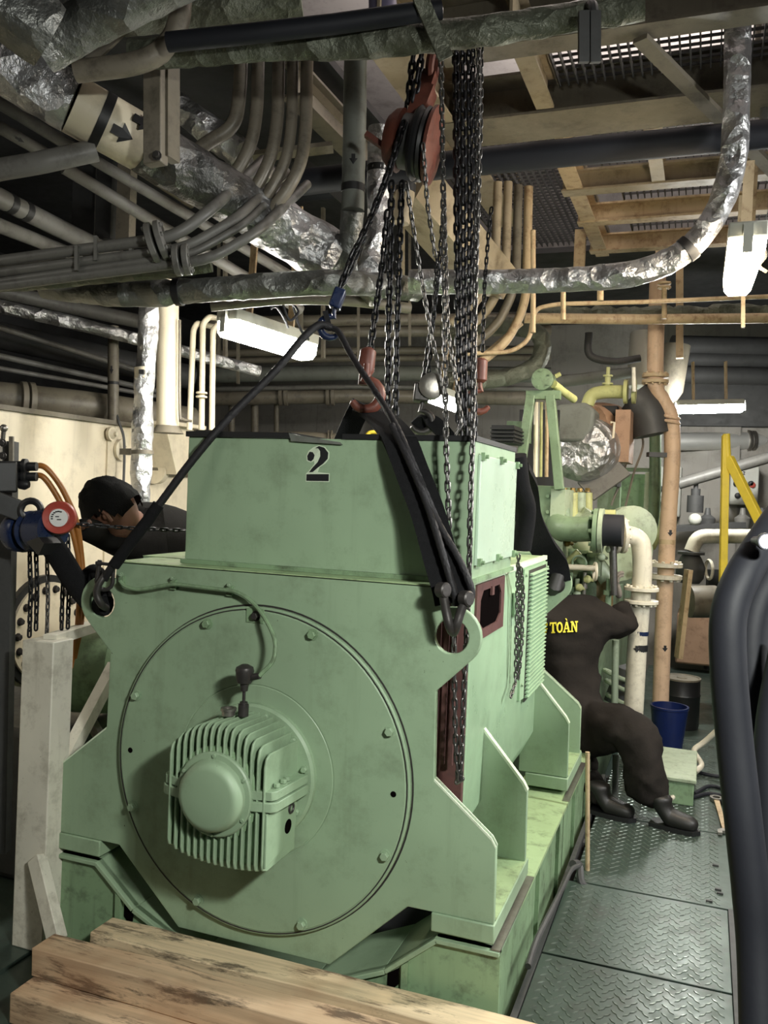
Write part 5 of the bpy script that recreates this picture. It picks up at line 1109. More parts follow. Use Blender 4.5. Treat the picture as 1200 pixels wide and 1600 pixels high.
E2 = [('hip', 'wst'), ('wst', 'chest'), ('chest', 'up'), ('up', 'neck'), ('up', 'shr'), ('shr', 'elr'), ('elr', 'wrr'), ('up', 'shl'), ('shl', 'ell'), ('ell', 'wrl'),
      ('hip', 'thr'), ('thr', 'mtr'), ('mtr', 'knr'), ('knr', 'shr2'), ('shr2', 'anr'), ('hip', 'thl'), ('thl', 'knl'), ('knl', 'anl')]
from mathutils import noise as mnoise
m = figure(J, E2, 'hip', 3)
for i, v in enumerate(m.v):   # loose cloth folds
    m.v[i] = v + mnoise.noise_vector(Vector((v.x * 9, v.y * 9, v.z * 13))) * .020 + mnoise.noise_vector(Vector((v.x * 22, v.y * 22, v.z * 34))) * .009
body2 = part(p2, 'overalls', m, 'overalls_worn', 'baggy black work overalls', angle=80)
head(p2, H(884, 948, 5.02), FW * .6 - UP * .8, UP * .5 + FW * .8, 1.0)
m = hand(H(968, 936, 4.72), H(962, 902, 4.72), -RT, 1.15, .8); part(p2, 'glove', m, 'glove', 'gray work glove')
for lb, ank, toe in (('boot', H(1030, 1268, 4.15), PZ(1055, 1292, .04)), ('boot', PZ(935, 1245, .08), PZ(955, 1225, .04))):
    ank = Vector(ank); toe = Vector(toe); g = Vector((ank.x, ank.y, .05))
    heel = Vector((ank.x, ank.y, 0)) ; d0 = (Vector((toe.x, toe.y, 0)) - heel); d0 = (Vector((RT.x, RT.y, 0)) * .85 - Vector((FW.x, FW.y, 0)) * .6).normalized()
    tp = heel + d0 * .19
    mm = figure({'a': (Vector((ank.x, ank.y, .16)), .07, .07), 'b': (heel + Vector((0, 0, .06)), .058, .055), 'c': (heel + d0 * .11 + Vector((0, 0, .045)), .055, .043), 'd': (tp + Vector((0, 0, .04)), .045, .038)}, [('a', 'b'), ('b', 'c'), ('c', 'd')], 'b')
    part(p2, 'boot', mm, 'leather', 'black work boot')
    m = MB(); m.prism([(-.035, -.045), (-.035, .045), (.10, .052), (.17, .042), (.195, 0), (.17, -.042), (.10, -.052)], [], .001, .022, lambda u, v, d: heel + d0 * u + Vector((-d0.y, d0.x, 0)) * v + Vector((0, 0, d))); part(p2, 'sole', m, 'black')
# yellow lettering on the back: G TOAN with grave accent, letters built as flat shapes
LET = {
 'T': ([[(0, 1), (1, 1), (1, .70), (.90, .70), (.86, .86), (.64, .86), (.64, .14), (.78, .12), (.78, 0), (.22, 0), (.22, .12), (.36, .14), (.36, .86), (.14, .86), (.10, .70), (0, .70)]], []),
 'N': ([[(0, 1), (.36, 1), (.72, .38), (.72, .86), (.60, .88), (.60, 1), (1.0, 1), (1.0, .88), (.88, .86), (.88, 0), (.70, 0), (.28, .70), (.28, .14), (.40, .12), (.40, 0), (0, 0), (0, .12), (.12, .14), (.12, .86), (0, .88)]], []),
 'A': ([[(.40, 1), (.60, 1), (.90, .14), (1.0, .12), (1.0, 0), (.56, 0), (.56, .12), (.66, .14), (.62, .30), (.32, .30), (.28, .14), (.38, .12), (.38, 0), (0, 0), (0, .12), (.10, .14)], [(.36, .42), (.58, .42), (.47, .76)]], [[(.30, 1.30), (.46, 1.30), (.58, 1.08), (.48, 1.08)]]),
 'O': ([[(.5 + .5 * math.cos(R(15 * k)), .5 + .5 * math.sin(R(15 * k))) for k in range(24)], [(.5 + .24 * math.cos(R(15 * k)), .5 + .34 * math.sin(R(15 * k))) for k in range(24)]], []),
 'G': ([[(.98, .68), (.98, .98), (.88, .98), (.84, .92), (.66, 1), (.42, 1), (.18, .90), (.03, .68), (0, .45), (.08, .2), (.25, .04), (.48, 0), (.7, .04), (.88, .12), (.88, .38), (.98, .40), (.98, .50), (.50, .50), (.50, .40), (.62, .38), (.62, .16), (.48, .13), (.34, .22), (.27, .42), (.29, .66), (.38, .82), (.52, .88), (.70, .82), (.84, .68)]], []),
}
def back_surface(u, v):
    return D(u, v, 4.47)
from mathutils.bvhtree import BVHTree
bv = BVHTree.FromPolygons([q + ORG[p2] for q in [vv.co for vv in body2.data.vertices]], [tuple(f.vertices) for f in body2.data.polygons])
def on_back(x, y, lift):
    r = ray(x, y).normalized(); hit = bv.ray_cast(CAM, r)
    return (hit[0] - r * lift) if hit[0] else D(x, y, 4.45)
for ch, x0, w in (('G', 836, 16), ('T', 858.5, 13.5), ('O', 872, 12.5), ('A', 885, 11.5), ('N', 890.5 + 5, 9)):
    x0 = {'G': 843.5, 'T': 859, 'O': 869.5, 'A': 879.5, 'N': 891.5}[ch]; w = {'G': 12.5, 'T': 10.5, 'O': 10, 'A': 12, 'N': 11.5}[ch]
    yb = 991 - (x0 - 834) * .055; h = 17
    for grp in [LET[ch][0]] + [[q] for q in LET[ch][1]]:
        m = MB(); m.prism(grp[0], grp[1:], .003, .006, lambda u, v, d: on_back(x0 + u * w, yb - v * h - u * w * .055, d * 2)); part(p2, 'letter', m, 'print_yellow', 'yellow printed letter')

# ================================================================ engine and machinery beyond the alternator
eng = thing('diesel_engine', 'green diesel engine with lagged turbocharger beyond the alternator', 'engine', Vector((-.9, 6.2, -.3)))
YE = 4.75
m = MB(); pbox(m, 828, 758, 862, 1010, YE, 1.0); part(eng, 'end_housing', m, 'engine_green', bevel=.006)
m = MB(); a = PY(862, 764, YE); c = PY(873, 1000, YE - .02); m.box((a.x, YE - .02, a.z), (c.x, YE + .9, c.z)); part(eng, 'housing_rim', m, 'pale_green')
for y in (775, 800, 828, 852):
    for x in ((835, 856) if y == 775 else (856,)): bolt(eng, PY(x, y, YE), (0, -1, 0), .012, 'engine_green')
m = MB(); m.box((-2.2, 5.0, -.30), (-.55, 8.6, .95)); part(eng, 'crankcase', m, 'engine_green', bevel=.02)
m = MB(); m.box((-2.0, 5.2, .95), (-.60, 8.6, 1.45)); part(eng, 'cylinder_block', m, 'engine_green', bevel=.02)
for k in range(4):
    m = MB(); m.box((-.60, 5.4 + k * .75, 1.05), (-.55, 5.95 + k * .75, 1.42)); part(eng, 'inspection_cover', m, 'pale_green', bevel=.01)
    for q in ((5.46, 1.09), (5.89, 1.09), (5.46, 1.38), (5.89, 1.38)): bolt(eng, (-.55, q[0] + k * .75, q[1]), (1, 0, 0), .014, 'pale_green')
# small gantry on the end housing
YG = 4.7
for x0, x1, lb in ((822, 800, 'gantry_leg'), (860, 866, 'gantry_leg')): m = MB(); m.bar(PY(x0 + (8 if x0 < 840 else 0), 618, YG), PY(x1 + 8, 765, YG), .048, .05, (0, 1, 0)); part(eng, lb, m, 'engine_green', bevel=.003)
m = MB(); pbox(m, 822, 610, 874, 623, YG - .02, .06); part(eng, 'gantry_head', m, 'engine_green')
m = MB(); pbox(m, 792, 658, 820, 690, YG + .1, .2); part(eng, 'gantry_bracket', m, 'engine_green')
m = MB(); p = PY(848, 593, YG - .03); m.lathe(p, (0, -1, 0), [(-.12, .055), (0, .055), (.004, .058), (.02, .058), (.022, .05)], 28); gd = part(eng, 'gantry_disc', m, 'engine_green')
for k in range(5): a = 2 * math.pi * k / 5 + .5; bolt(gd, p + Vector((.045 * math.cos(a), -.022, .045 * math.sin(a))), (0, -1, 0), .006, 'engine_green')
m = MB(); m.tube([PY(865, 600, YG), PY(880, 612, YG + .1), PY(897, 624, YG + .2)], .022, 10); part(eng, 'yellow_branch', m, 'yellow_green')
m = MB(); m.tube([PY(868, 588, YG), PY(876, 584, YG)], .012, 8); part(eng, 'grease_nipple', m, 'yellow_green')
for x, r, mt in ((838, 8, 'cream'), (846, 5, 'yellow_green'), (855, 6, 'rusty_cream'), (842, 4, 'steel')): m = MB(); m.tube([PY(x, 628, YG + .25), PY(x - 1, 745, YG + .3)], r * .0035 * .5, 10); part(eng, 'fuel_pipe', m, mt)
m = MB(); pbox(m, 812, 640, 868, 760, YG + .5, .05); part(eng, 'recess_shade', m, 'black')  # black sheet standing in for shade behind the gantry legs
# turbocharger
YT = 5.4
m = MB(); tcx = PY(905, 660, YT)
m.prism([(PY(x, y, YT).x, PY(x, y, YT).z) for x, y in ((870, 632), (915, 628), (930, 640), (926, 668), (912, 690), (872, 690))], [], YT, YT + .5, lambda u, v, d: Vector((u, d, v))); part(eng, 'lagging_box', m, 'lag_gray', 'gray cloth lagging block', bevel=.02)
m = MB(); p = PY(898, 700, YT + .02); m.lathe(p, (.25, 1, 0), [(.0, .10), (.02, .16), (.07, .20), (.2, .21), (.42, .2), (.5, .12)], 28); part(eng, 'turbine_casing', m, 'foil', 'crumpled foil round the turbine', angle=60)
m = MB(); p = PY(922, 672, YT + .35); m.lathe(p, (.55, 1, 0), [(-.05, .17), (.1, .19), (.2, .19), (.28, .14), (.3, .05)], 28); part(eng, 'compressor_casing', m, 'rust_plate', 'rusty orange compressor casing', angle=60)
m = MB(); pbox(m, 962, 640, 982, 722, YT + .2, .35); part(eng, 'heat_shield', m, 'rust_plate', 'rusty upright heat shield')
m = MB(); m.bar(PY(915, 768, YT + .1), PY(972, 728, YT + .2), .16, .02, (0, -1, .45)); part(eng, 'sloping_shield', m, 'gray_pipe', 'gray sloping shield plate')
m = MB(); pbox(m, 930, 634, 964, 650, YT + .3, .3); part(eng, 'recess_shade', m, 'black'); m = MB(); pbox(m, 932, 700, 964, 760, YT + .35, .3); part(eng, 'recess_shade', m, 'black')  # black blocks standing in for shade between the turbocharger parts
m = MB(); m.tube([PY(954, 660, YT + .1), PY(960, 660, YT + .1), PY(958, 684, YT + .1), PY(952, 686, YT + .1)], .008, 8); part(eng, 'handle', m, 'cream')
m = MB(); pbox(m, 768, 664, 802, 692, 4.45, .25)
for k in range(4): pbox(m, 766, 668 + k * 6, 804, 671 + k * 6, 4.43, .28)
part(eng, 'ribbed_cover', m, 'black', 'black ribbed cover behind the box', kind='stuff')
# pipe runs of the engine
def epipe(label, mat, r, pts, rad=.08, name='coolant_pipe', lag=0, n=16):
    Q = fillet([PY(*p) for p in pts], rad, 6); m = MB(); (lagged(m, Q, r, n, lag) if lag else m.tube(Q, r, n)); o = part(eng, name, m, mat, label); return o, Q
epipe('yellow green pipe arching over the turbocharger', 'yellow_green', .042, [(918, 632, 5.6), (924, 616, 5.6), (944, 612, 5.6), (978, 612, 5.6)])
m = MB(); p = PY(975, 612, 5.6)
for k in (0, .05): m.lathe(p + Vector((k, 0, 0)), (1, 0, 0), [(0, .075), (.022, .075)], 20)
part(eng, 'pipe_flange', m, 'yellow_green', kind='stuff')
m = MB(); m.lathe(PY(949, 606, 5.6), (0, 0, 1), [(0, .02), (.02, .02), (.02, .035), (.03, .035), (.03, .018), (.07, .018), (.07, .03), (.08, .03), (.08, .012), (.13, .012)], 12); part(eng, 'vent_cock', m, 'yellow_green')
m = MB(); m.cyl(PY(991, 612, 5.5), PY(990, 574, 5.5), .012, 8); part(eng, 'thermometer', m, 'white_post')
epipe('dark bellows behind the arch', 'dark_steel', .12, [(990, 622, 5.9), (1010, 640, 5.9), (1018, 680, 5.9)], .15)
for k, x in enumerate((882, 895, 906, 918)):
    epipe('pale green fuel pump barrel', 'pale_green' if k % 2 == 0 else 'yellow_green', .035 - .006 * (k % 2), [(x, 770, 5.0 + k * .08), (x, 815, 5.0 + k * .08)], 0, 'fuel_pump')
    bolt(eng, PY(x, 768, 5.0 + k * .08), (0, 0, 1), .016, 'brass')
o, Q = epipe('big green elbow leaving the end housing', 'engine_green', .068, [(872, 800, 4.9), (872, 826, 4.72), (905, 827, 4.70), (926, 826, 4.68)], .10)
epipe('green charge pipe behind the elbow', 'pale_green', .055, [(876, 816, 5.1), (915, 814, 5.1), (925, 800, 5.1)], .05)
for x0, x1, r, mt in ((928, 934, .118, 'engine_green'), (936, 942, .118, 'pale_green')): m = MB(); m.lathe(PY(x0, 829, 4.68), (1, .02, 0), [(0, r), (.022, r)], 28); part(eng, 'elbow_flange', m, mt)
for k in range(8): a = 2 * math.pi * k / 8; q = PY(928, 829, 4.68); bolt(eng, q + Vector((-.002, .098 * math.cos(a), .098 * math.sin(a))), (-1, 0, 0), .012, 'engine_green')
m = MB(); m.lathe(PY(943, 828, 4.68), (1, 0, 0), [(0, .085), (.10, .085)], 20); part(eng, 'rubber_bellows', m, 'rubber')
m = MB(); m.lathe(PY(985, 828, 5.3), (.3, -1, 0), [(-.1, .14), (.05, .145), (.06, .11), (.07, .05)], 24); pc_ = part(eng, 'pump_cover', m, 'pale_green')
m = MB(); m.lathe(PY(965, 860, 5.25), (.15, -1, 0), [(-.3, .20), (0, .20), (.02, .18), (.03, .06)], 28); part(eng, 'pump_casing', m, 'pale_green', 'round pale green pump casing')
for a in range(0, 360, 45): bolt(eng, PY(965, 860, 5.22) + Vector((.165 * math.cos(R(a)), -.01, .165 * math.sin(R(a)))), (0, -1, 0), .016, 'pale_green')
epipe('green oil pipe under the elbow', 'pale_green', .05, [(905, 846, 5.0), (925, 872, 5.0), (950, 905, 5.0)], .05)
epipe('yellow valve body', 'yellow_green', .035, [(942, 806, 5.0), (962, 806, 5.0)], 0, 'valve_body')
for x, y, r, l in ((908, 872, .04, .09), (928, 880, .045, .12), (893, 868, .025, .08)): m = MB(); p = PY(x, y, 4.95); m.lathe(p + Vector((0, 0, -l / 2)), (0, 0, 1), [(0, r), (l * .2, r), (l * .2, r * .7), (l * .8, r * .7), (l * .8, r), (l, r)], 14); part(eng, 'small_valve', m, 'engine_green')
epipe('yellow green drain branch', 'yellow_green', .02, [(885, 880, 4.8), (905, 862, 4.8)], 0); epipe('pale cross pipe', 'cream', .016, [(886, 886, 4.75), (932, 888, 4.75)], 0)
m = MB(); m.torus(PY(930, 893, 4.72), (1, .3, 0), .045, .008, 20, 6); part(eng, 'hand_wheel', m, 'cream'); m = MB(); m.torus(PY(905, 880, 4.76), (.3, 1, 0), .04, .007, 20, 6); part(eng, 'hand_wheel', m, 'engine_green')
epipe('olive lagged stub pipe with rusty patch', 'engine_green', .085, [(928, 890, 5.15), (926, 960, 5.15)], 0)
epipe('rusty lower pipe', 'rusty_cream', .05, [(944, 905, 5.1), (944, 960, 5.1)], 0)
for x, y0, y1, r, mt in ((878, 850, 905, .012, 'yellow_green'), (888, 895, 950, .018, 'engine_green'), (900, 905, 955, .012, 'pale_green'), (912, 895, 940, .010, 'steel'), (936, 850, 900, .014, 'pale_green'), (950, 905, 950, .016, 'engine_green')):
    m = MB(); m.lathe(PY(x, y1, 4.85), (0, 0, 1), [(0, r), ((y1 - y0) * .0036 * .45, r), ((y1 - y0) * .0036 * .45, r * 1.8), ((y1 - y0) * .0036 * .6, r * 1.8), ((y1 - y0) * .0036 * .6, r), ((y1 - y0) * .0036, r)], 10); part(eng, 'small_pipe', m, mt)
for x, y in ((886, 848), (898, 842), (918, 905), (940, 870), (952, 858), (905, 918)):
    m = MB(); m.sphere(PY(x, y, 4.80), .022, 6); m.cyl(PY(x, y, 4.80), PY(x + 8, y + 2, 4.85), .010, 8); part(eng, 'small_cock', m, ('brass', 'pale_green', 'yellow_green')[(x + y) % 3])
# green frame panels far right of the engine
for x0, y0, x1, y1, Y, mt in ((958, 738, 966, 830, 6.6, 'engine_green'), (955, 730, 1016, 737, 6.6, 'engine_green'), (935, 745, 958, 800, 6.8, 'pale_green'), (966, 740, 1014, 800, 6.9, 'green_dirty'), (1008, 738, 1014, 830, 6.6, 'pale_green')): m = MB(); pbox(m, x0, y0, x1, y1, Y, .1); part(eng, 'frame_panel', m, mt)
for i, pts in enumerate((((955, 700, 6), (985, 680, 6), (975, 735, 6), (955, 790, 6)), ((985, 650, 6), (1005, 690, 6), (990, 740, 6), (975, 800, 6)))): m = MB(); m.tube(spline([PY(*p) for p in pts], 6), .008, 6); part(eng, 'cable', m, 'tan_pipe')

def vpipe(label, mat, rpx, pts, d0, name='pipe', **k): return pipe(label, mat, rpx, [(x, y, d0) for x, y in pts], name=name, **k)
o = vpipe('green upright pipe between the engine and the peach pipe', 'engine_green', 9, [(1024, 672), (1022, 800), (1008, 850), (990, 880)], 6.3, smooth=True); flange(o, D(1024, 668, 6.3), (0, 0, 1), .075, .02, 0, 'engine_green')
vpipe('yellow green bent pipe behind the peach pipe', 'yellow_green', 9, [(1030, 800), (1028, 830), (1015, 855)], 6.6, smooth=True)
# peach pipe
pe = vpipe('tall peach pipe with joints standing right of the engine', 'peach', 12.5, [(1028, 420), (1024, 590), (1034, 625), (1048, 655), (1050, 720), (1045, 800), (1041, 880), (1037, 960), (1033, 1070), (1030, 1160)], 5.6, smooth=True, n=22)
flange(pe, D(1024, 592, 5.6), (0, 0, 1), .085, .022, 10, 'rusty_cream', .014); flange(pe, D(1040, 892, 5.6), (0, 0, 1), .105, .025, 10, 'white_pipe', .05)
for x, y in ((1046, 652),): m = MB(); p = D(x, y, 5.6); m.torus(p, (0.2, 0, 1), .058, .012, 24, 8); m.torus(p - Vector((0, 0, .03)), (.2, 0, 1), .062, .01, 24, 8); part(pe, 'joint_ring', m, 'peach')
for a, y in ((.2, 962), (.6, 962)): pass
arrow(pe, .56, -FW, s=.5); arrow(pe, .80, -FW, s=.5); band(pe, .575, .585, 'rusty_cream', 1.02)
m = MB(); m.bar(D(1012, 710, 5.6), D(1060, 712, 5.6), .06, .03); part(pe, 'pipe_clamp', m, 'dark_steel')
# white pipe with elbow
wp = pipe('white elbow pipe with bolted coupling beside the worker', 'white_pipe', 15, [(966, 836, 4.72), (985, 836, 4.72), (1001, 845, 4.72), (1004, 875, 4.72), (1003, 910, 4.72), (996, 1000, 4.72), (989, 1125, 4.72)], rad=.10, n=24)
PATH[wp] = (PATH[wp][0], PATH[wp][1])
flange(wp, D(968, 836, 4.72), RT, .10, .02, 10, 'white_pipe', .014)
flange(wp, D(1002, 930, 4.72), (0, 0, 1), .092, .018, 12, 'white_pipe', .05)
m = MB(); q = D(998, 985, 4.72); m.tube([q, q - Vector((.001, 0, .022))], .0535, 24); part(wp, 'band', m, 'blue_paint', 'dark blue band')
m = MB(); q = D(997, 1006, 4.72); m.tube([q, q - Vector((.001, 0, .035))], .0537, 24); part(wp, 'band', m, 'black')
arrow(wp, .64, -FW - RT * .3, s=.45); arrow(wp, .64, -FW + RT * .45, s=.45)
vpipe('dark upright bar gripped by the worker', 'chain_steel', 6, [(957, 826), (959, 905), (960, 930)], 4.66, name='lever_bar', cat='bar')
vpipe('thin pale green upright pipe left of the white pipe', 'pale_green', 5.5, [(962, 1000), (960, 1120)], 5.0)
vpipe('thin rusty pipe standing in front of the bed frame', 'rusty_cream', 3.6, [(918, 1175), (918, 1390)], 3.62)
vpipe('gray thin pipe standing under the worker seat', 'lag_gray', 5, [(962, 1180), (961, 1275)], 4.45)
m = MB(); m.tube(spline([D(905, 1352, 3.5), D(892, 1360, 3.4), D(880, 1385, 3.25), D(860, 1425, 3.0), D(838, 1470, 2.8), D(825, 1510, 2.65)], 6), .010, 8); solo('armoured_hose', 'ribbed gray hose lying along the bed frame', 'hose', m, 'dark_steel')
m = MB(); m.tube(spline([D(918, 1388, 3.5), D(908, 1378, 3.5), D(905, 1352, 3.55), D(895, 1350, 3.5)], 5), .016, 8); solo('pipe_bend', 'dark pipe bend at the foot of the thin rusty pipe', 'pipe', m, 'dark_steel')
# things around the worker
dr = thing('drum', 'black drum with pale rusty lid beyond the blue bucket', 'drum', PZ(1062, 1135, 0))
p = PZ(1062, 1135, 0); k = depth(p) / FPX
m = MB(); m.lathe(p, (0, 0, 1), [(0, 27 * k), (.02, 28 * k), (.22, 28 * k), (.23, 29 * k), (.24, 28 * k), (75 * k, 27.5 * k)], 32); part(dr, 'shell', m, 'drum_black')
m = MB(); m.lathe(p + Vector((0, 0, 75 * k)), (0, 0, 1), [(0, 28.5 * k), (.012, 28.5 * k), (.012, 26 * k), (.006, 25 * k), (.006, 8 * k), (.012, 7 * k)], 32); part(dr, 'lid', m, 'cream_dark', 'pale round lid')
bk = thing('bucket', 'dark blue plastic bucket behind the green box', 'bucket', PZ(1043, 1172, 0)); p = PZ(1043, 1172, 0); k = depth(p) / FPX
m = MB(); m.lathe(p, (0, 0, 1), [(0, 21 * k), (55 * k, 27 * k), (66 * k, 28 * k), (67 * k, 29 * k), (70 * k, 29 * k), (70 * k, 26 * k), (4 * k, 20 * k)], 32); part(bk, 'tub', m, 'blue_bucket'); m = MB(); m.tube([p + Vector((28 * k * math.cos(t), 28 * k * math.sin(t), 66 * k - .03 * math.sin(t))) for t in [math.pi * i / 10 for i in range(11)]], .004, 6); part(bk, 'handle', m, 'steel')
gb = thing('junction_box', 'low pale green box with angled lid beside the worker boot', 'box', PZ(1050, 1225, 0))
a = PZ(1010, 1245, 0); c = PZ(1084, 1235, 0)
m = MB(); m.box((a.x, a.y - .05, 0), (c.x, a.y + .50, .12)); part(gb, 'case', m, 'green_dirty', bevel=.006); m = MB(); m.box((a.x - .01, a.y - .06, .12), (c.x + .01, a.y + .51, .14)); part(gb, 'lid', m, 'pale_green', bevel=.004)
for i, (x0, y0, x1, y1, x2, y2) in enumerate(((1035, 1216, 1072, 1213, 1086, 1224), (1037, 1228, 1068, 1224, 1080, 1236))): m = MB(); m.tube(spline([D(x0, y0, 4.5), D(x1, y1, 4.5), D(x2, y2, 4.48)], 6), .013, 10); part(gb, 'pipe_stub', m, 'pale_green')
pipe('short pale pipe end lying before the green box', 'white_pipe', 4, [(1048, 1248, 4.45), (1064, 1235, 4.5)])
pipe('kinked pale hose lying on the deck by the green box', 'white_pipe', 4.5, [(1122, 1140, 5.0), (1100, 1160, 5.05), (1082, 1172, 5.05), (1098, 1196, 4.95), (1086, 1206, 4.9)], rad=.03, n=10, name='hose', cat='hose')
for i, pts in enumerate((((1085, 1240), (1110, 1228), (1140, 1236)), ((1082, 1246), (1110, 1240), (1150, 1248)), ((1085, 1205), (1115, 1212), (1150, 1214)), ((1128, 1252), (1140, 1268), (1150, 1280)))):
    m = MB(); m.tube(spline([PZ(x, y, .012) for x, y in pts], 6), .010, 8); solo('cable', ('black cable on the deck nearest the green box', 'second black cable on the deck behind the spanner', 'black cable on the deck farther back', 'short black cable curling beside the spanner')[i], 'cable', m, 'rubber')
# combination spanner
sp0 = PZ(1119, 1250, .006); sp1 = PZ(1134, 1305, .006); d_ = (sp1 - sp0); L = d_.length; d_.normalize(); s_ = Vector((-d_.y, d_.x, 0))
m = MB(); fn = lambda u, v, z: sp0 + d_ * u + s_ * v + Vector((0, 0, z))
ring = [(.035 * math.cos(2 * math.pi * k / 24), .032 * math.sin(2 * math.pi * k / 24)) for k in range(24)]; m.prism(ring, [[(.021 * math.cos(2 * math.pi * k / 12), .019 * math.sin(2 * math.pi * k / 12)) for k in range(12)]], -.004, .016, fn)
sp = solo('spanner', 'steel combination spanner lying on the deck by the black hoses', 'spanner', m, 'steel')
m = MB(); m.prism([(.03, -.013), (L - .05, -.010), (L - .05, .010), (.03, .013)], [], 0, .010, fn); part(sp, 'shank', m, 'rusty_cream', 'worn rusty shank')
m = MB(); m.prism([(L - .055, -.012), (L - .03, -.034), (L + .012, -.036), (L + .010, -.016), (L - .018, -.014), (L - .022, .0), (L - .018, .014), (L + .010, .018), (L + .012, .036), (L - .03, .034), (L - .055, .012)], [], 0, .013, fn); part(sp, 'open_jaw', m, 'steel')
for x, y in ((1118, 1352), (1122, 1390), (1125, 1396), (1108, 1408)): m = MB(); p = PZ(x, y, .004); m.box((p.x - .012, p.y - .005, 0), (p.x + .012, p.y + .006, .008), None); solo('metal_scrap', {1352: 'thin dark metal scrap on the deck right of centre', 1390: 'dark metal scrap near the plate joint', 1396: 'pale metal scrap at the deck edge by the hoses', 1408: 'flat dark scrap lying on the plate joint'}[y], 'scrap', m, 'dark_steel')
# yellow A-frame
yf = thing('yellow_stand', 'yellow painted A frame stand before the far cabinets', 'stand', D(1130, 915, 5.4))
m = MB(); m.bar(D(1134, 680, 5.4), D(1128, 1000, 5.4), .032, .045, RT); part(yf, 'front_leg', m, 'yellow_paint', bevel=.004); m = MB(); m.bar(D(1138, 715, 5.4), D(1205, 850, 5.2), .05, .055, UP); part(yf, 'rear_leg', m, 'yellow_paint', bevel=.004)
m = MB(); m.cyl(D(1135, 678, 5.4), D(1137, 720, 5.4), .022, 12); part(yf, 'top_tube', m, 'yellow_paint'); m = MB(); m.bar(D(1128, 912, 5.4), D(1220, 890, 5.3), .04, .06); part(yf, 'cross_bar', m, 'yellow_paint'); m = MB(); m.bar(D(1205, 850, 5.2), D(1222, 1010, 5.2), .04, .04, RT); part(yf, 'foot_leg', m, 'yellow_paint')
# far cabinets and machines
for x0, y0, x1, y1, lb in ((1026, 728, 1062, 808, 'white control cabinet half hidden by the peach pipe'), (1142, 728, 1184, 790, 'white control cabinet behind the yellow stand')):
    o = thing('control_cabinet', lb, 'cabinet', PY((x0 + x1) / 2, y1, 8.9)); m = MB(); pbox(m, x0, y0, x1, y1, 8.9, .35); part(o, 'case', m, 'white_cabinet', bevel=.01)
    for fx_, fy, mt in ((.2, .45, 'black'), (.25, .75, 'black'), (.75, .45, 'black'), (.8, .48, 'red_paint')): p = PY(x0 + (x1 - x0) * fx_, y0 + (y1 - y0) * fy, 8.9); m = MB(); m.lathe(p, (0, -1, 0), [(-.01, .028), (.02, .028), (.025, .02)], 12); part(o, 'button', m, mt)
    for i, ch in enumerate((0, 1, 2)):
        if x0 > 1100:
            p = PY(1152 + i * 4.2, 742, 8.893)
            shp = [[(0, 0), (.3, 0), (.3, .6), (.7, .6), (.7, 0), (1, 0), (1, .7), (.8, 1), (.2, 1), (0, .7)], [(0, 0), (1, 0), (1, .2), (.3, .2), (.3, 1), (0, 1)], [(0, 0), (1, 0), (1, .2), (.45, .2), (1, .6), (1, .85), (.8, 1), (.2, 1), (0, .8), (0, .65), (.3, .65), (.4, .8), (.65, .8), (.65, .62), (0, .15)]][(0, 1, 2)[i]]
            if i == 1: continue
            m = MB(); m.prism([(u * .02, v * .035) for u, v in shp], [], 0, .006, lambda u, v, d: p + Vector((u, -d, v))); part(o, 'print_mark', m, 'print_black')
mv = thing('far_valve', 'pale bent pipe with dark valve beneath the far cabinets', 'valve', D(1085, 905, 6.6)); Q = fillet([D(1190, 838, 6.6), D(1090, 838, 6.6), D(1080, 862, 6.6)], .12, 6); m = MB(); m.tube(Q, .055, 18); part(mv, 'bent_pipe', m, 'white_pipe')
m = MB(); m.lathe(D(1080, 862, 6.6), (0, 0, -1), [(0, .10), (.02, .10), (.02, .06), (.05, .08), (.12, .11), (.20, .10), (.24, .07)], 20); part(mv, 'valve_body', m, 'dark_steel'); m = MB(); m.torus(D(1108, 890, 6.5), RT, .07, .012, 20, 6); part(mv, 'hand_wheel', m, 'white_pipe')
m = MB(); m.lathe(D(1075, 940, 6.4), RT, [(0, .08), (.01, .12), (.20, .12), (.24, .09)], 24); solo('far_tank', 'pale round tank end under the far valve', 'tank', m, 'cream_dark')
m = MB(); pbox(m, 1058, 958, 1112, 1042, 8.4, .5); solo('foundation_block', 'rusty tan foundation block behind the drum', 'block', m, 'rust_plate', bevel=.02)
m = MB(); m.bar(D(1076, 890, 5.9), D(1060, 1028, 5.9), .09, .03, RT); solo('rust_sheet', 'crumpled tan sheet leaning behind the peach pipe', 'sheet', m, 'rusty_cream')
m = MB(); m.lathe(D(1086, 792, 7.6), (0, 0, 1), [(-.05, .05), (-.05, .07), (.10, .07), (.10, .04), (.16, .04), (.16, .02), (.22, .02)], 14); solo('far_gauge', 'dark upright filter bowl in front of the far wall', 'filter', m, 'dark_steel')
m = MB(); m.sphere(D(1086, 812, 7.45), .055, 10); solo('float_ball', 'pale round ball on the far shelf', 'ball', m, 'white_cabinet')
m = MB(); m.bar(D(1048, 826, 7.5), D(1160, 820, 7.5), .16, .05); solo('far_shelf', 'dark shelf carrying filter and ball at the far end', 'shelf', m, 'dark_steel')
for i, x in enumerate((1105, 1160, 1190)): m = MB(); m.lathe(D(x, 815, 7.55), (0, 0, 1), [(-.06, .06), (.03, .07), (.06, .03), (.12, .02)], 12); solo('far_fitting', ('small dark fitting on the far shelf', 'small gray fitting right of the yellow stand', 'dark fitting at the far right edge')[i], 'fitting', m, ('dark_steel', 'gray_pipe', 'dark_steel')[i])
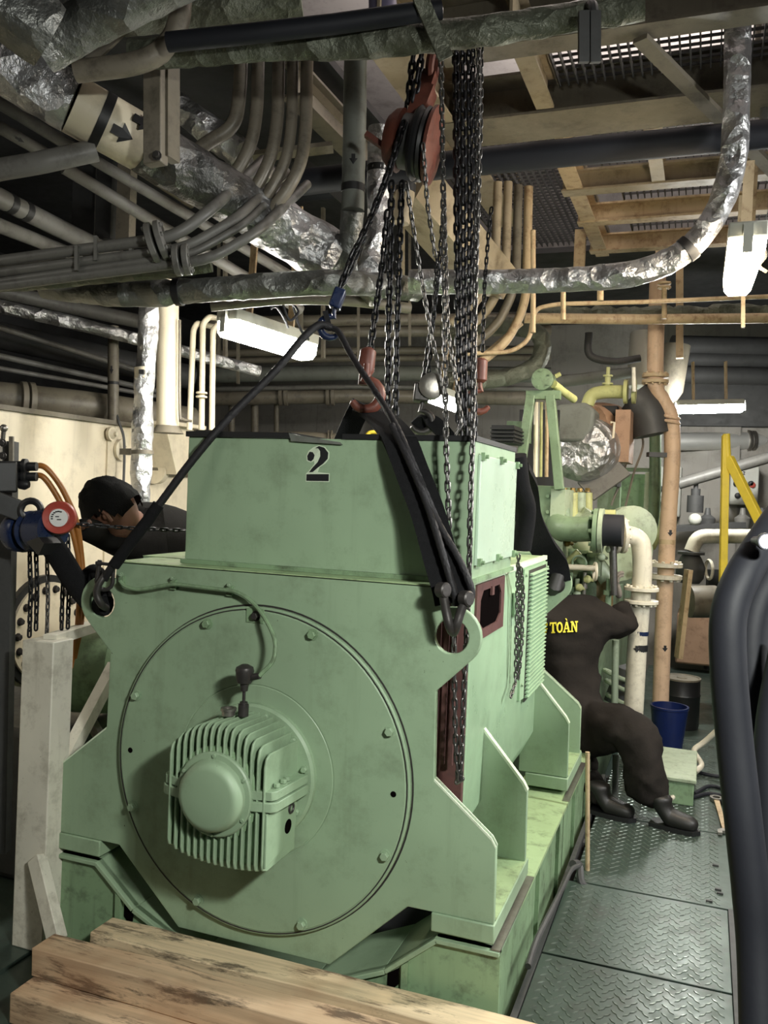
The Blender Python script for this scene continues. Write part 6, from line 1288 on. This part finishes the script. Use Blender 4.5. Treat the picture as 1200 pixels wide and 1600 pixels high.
m = MB(); m.bar(D(1117, 890, 8.2), D(1113, 1046, 8.2), .07, .14, RT); solo('dark_post', 'dark steel post left of the thick black hoses', 'post', m, 'dark_steel')
# low coupling group behind the white pipe
cg = thing('coupling', 'clamped pale coupling low behind the white pipe', 'coupling', D(965, 1090, 5.3))
for i, (x, y, r) in enumerate(((962, 1045, 18), (966, 1062, 20), (970, 1085, 22))): m = MB(); m.torus(D(x, y + 10, 5.3), (RT * .4 + UP * .9), r * 5.3 / FPX, .014, 24, 8); part(cg, 'clamp_ring', m, 'pale_green')
m = MB(); m.lathe(D(966, 1100, 5.35), (RT * .3 + UP), [(0, .09), (.22, .075), (.25, .03)], 18); part(cg, 'cover', m, 'dark_steel')
m = MB(); m.box((.20, 2.0, -.30), (.75, 5.4, -.12)); solo('bilge_pipework', 'dark machinery bed right of the walkway', 'bed', m, 'hull_dark')
# thick black hoses at the right
for i, (lb, pts, r) in enumerate((('thick black hose arching down at the right, nearest the deck', [(1225, 800, 1.75), (1195, 845, 1.7), (1160, 900, 1.66), (1139, 960, 1.64), (1138, 1040, 1.63), (1147, 1150, 1.62), (1160, 1270, 1.6), (1174, 1400, 1.58), (1182, 1500, 1.56), (1188, 1680, 1.5)], 26), ('second thick black hose behind the first, crossing the right edge', [(1240, 850, 1.95), (1205, 900, 1.92), (1178, 960, 1.9), (1172, 1040, 1.88), (1185, 1180, 1.85), (1205, 1320, 1.82), (1235, 1500, 1.8)], 25), ('third thick black hose at the extreme right edge', [(1230, 1000, 1.8), (1205, 1150, 1.75), (1205, 1350, 1.7), (1215, 1650, 1.6)], 24))):
    pipe(lb, 'rubber', r, pts, smooth=True, n=20, name='thick_hose', cat='hose', group=None)
wl = thing('work_light', 'small bright white torch beside the thick black hose', 'torch', D(1197, 848, 1.6)); m = MB(); p = D(1197, 846, 1.6); m.lathe(p, -FW, [(-.05, .008), (-.02, .010), (-.008, .016), (.002, .016), (.002, .013)], 16); part(wl, 'barrel', m, 'black'); m = MB(); m.lathe(p, -FW, [(.001, .0125), (.004, .0125), (.005, .001)], 16); part(wl, 'lens', m, 'led')
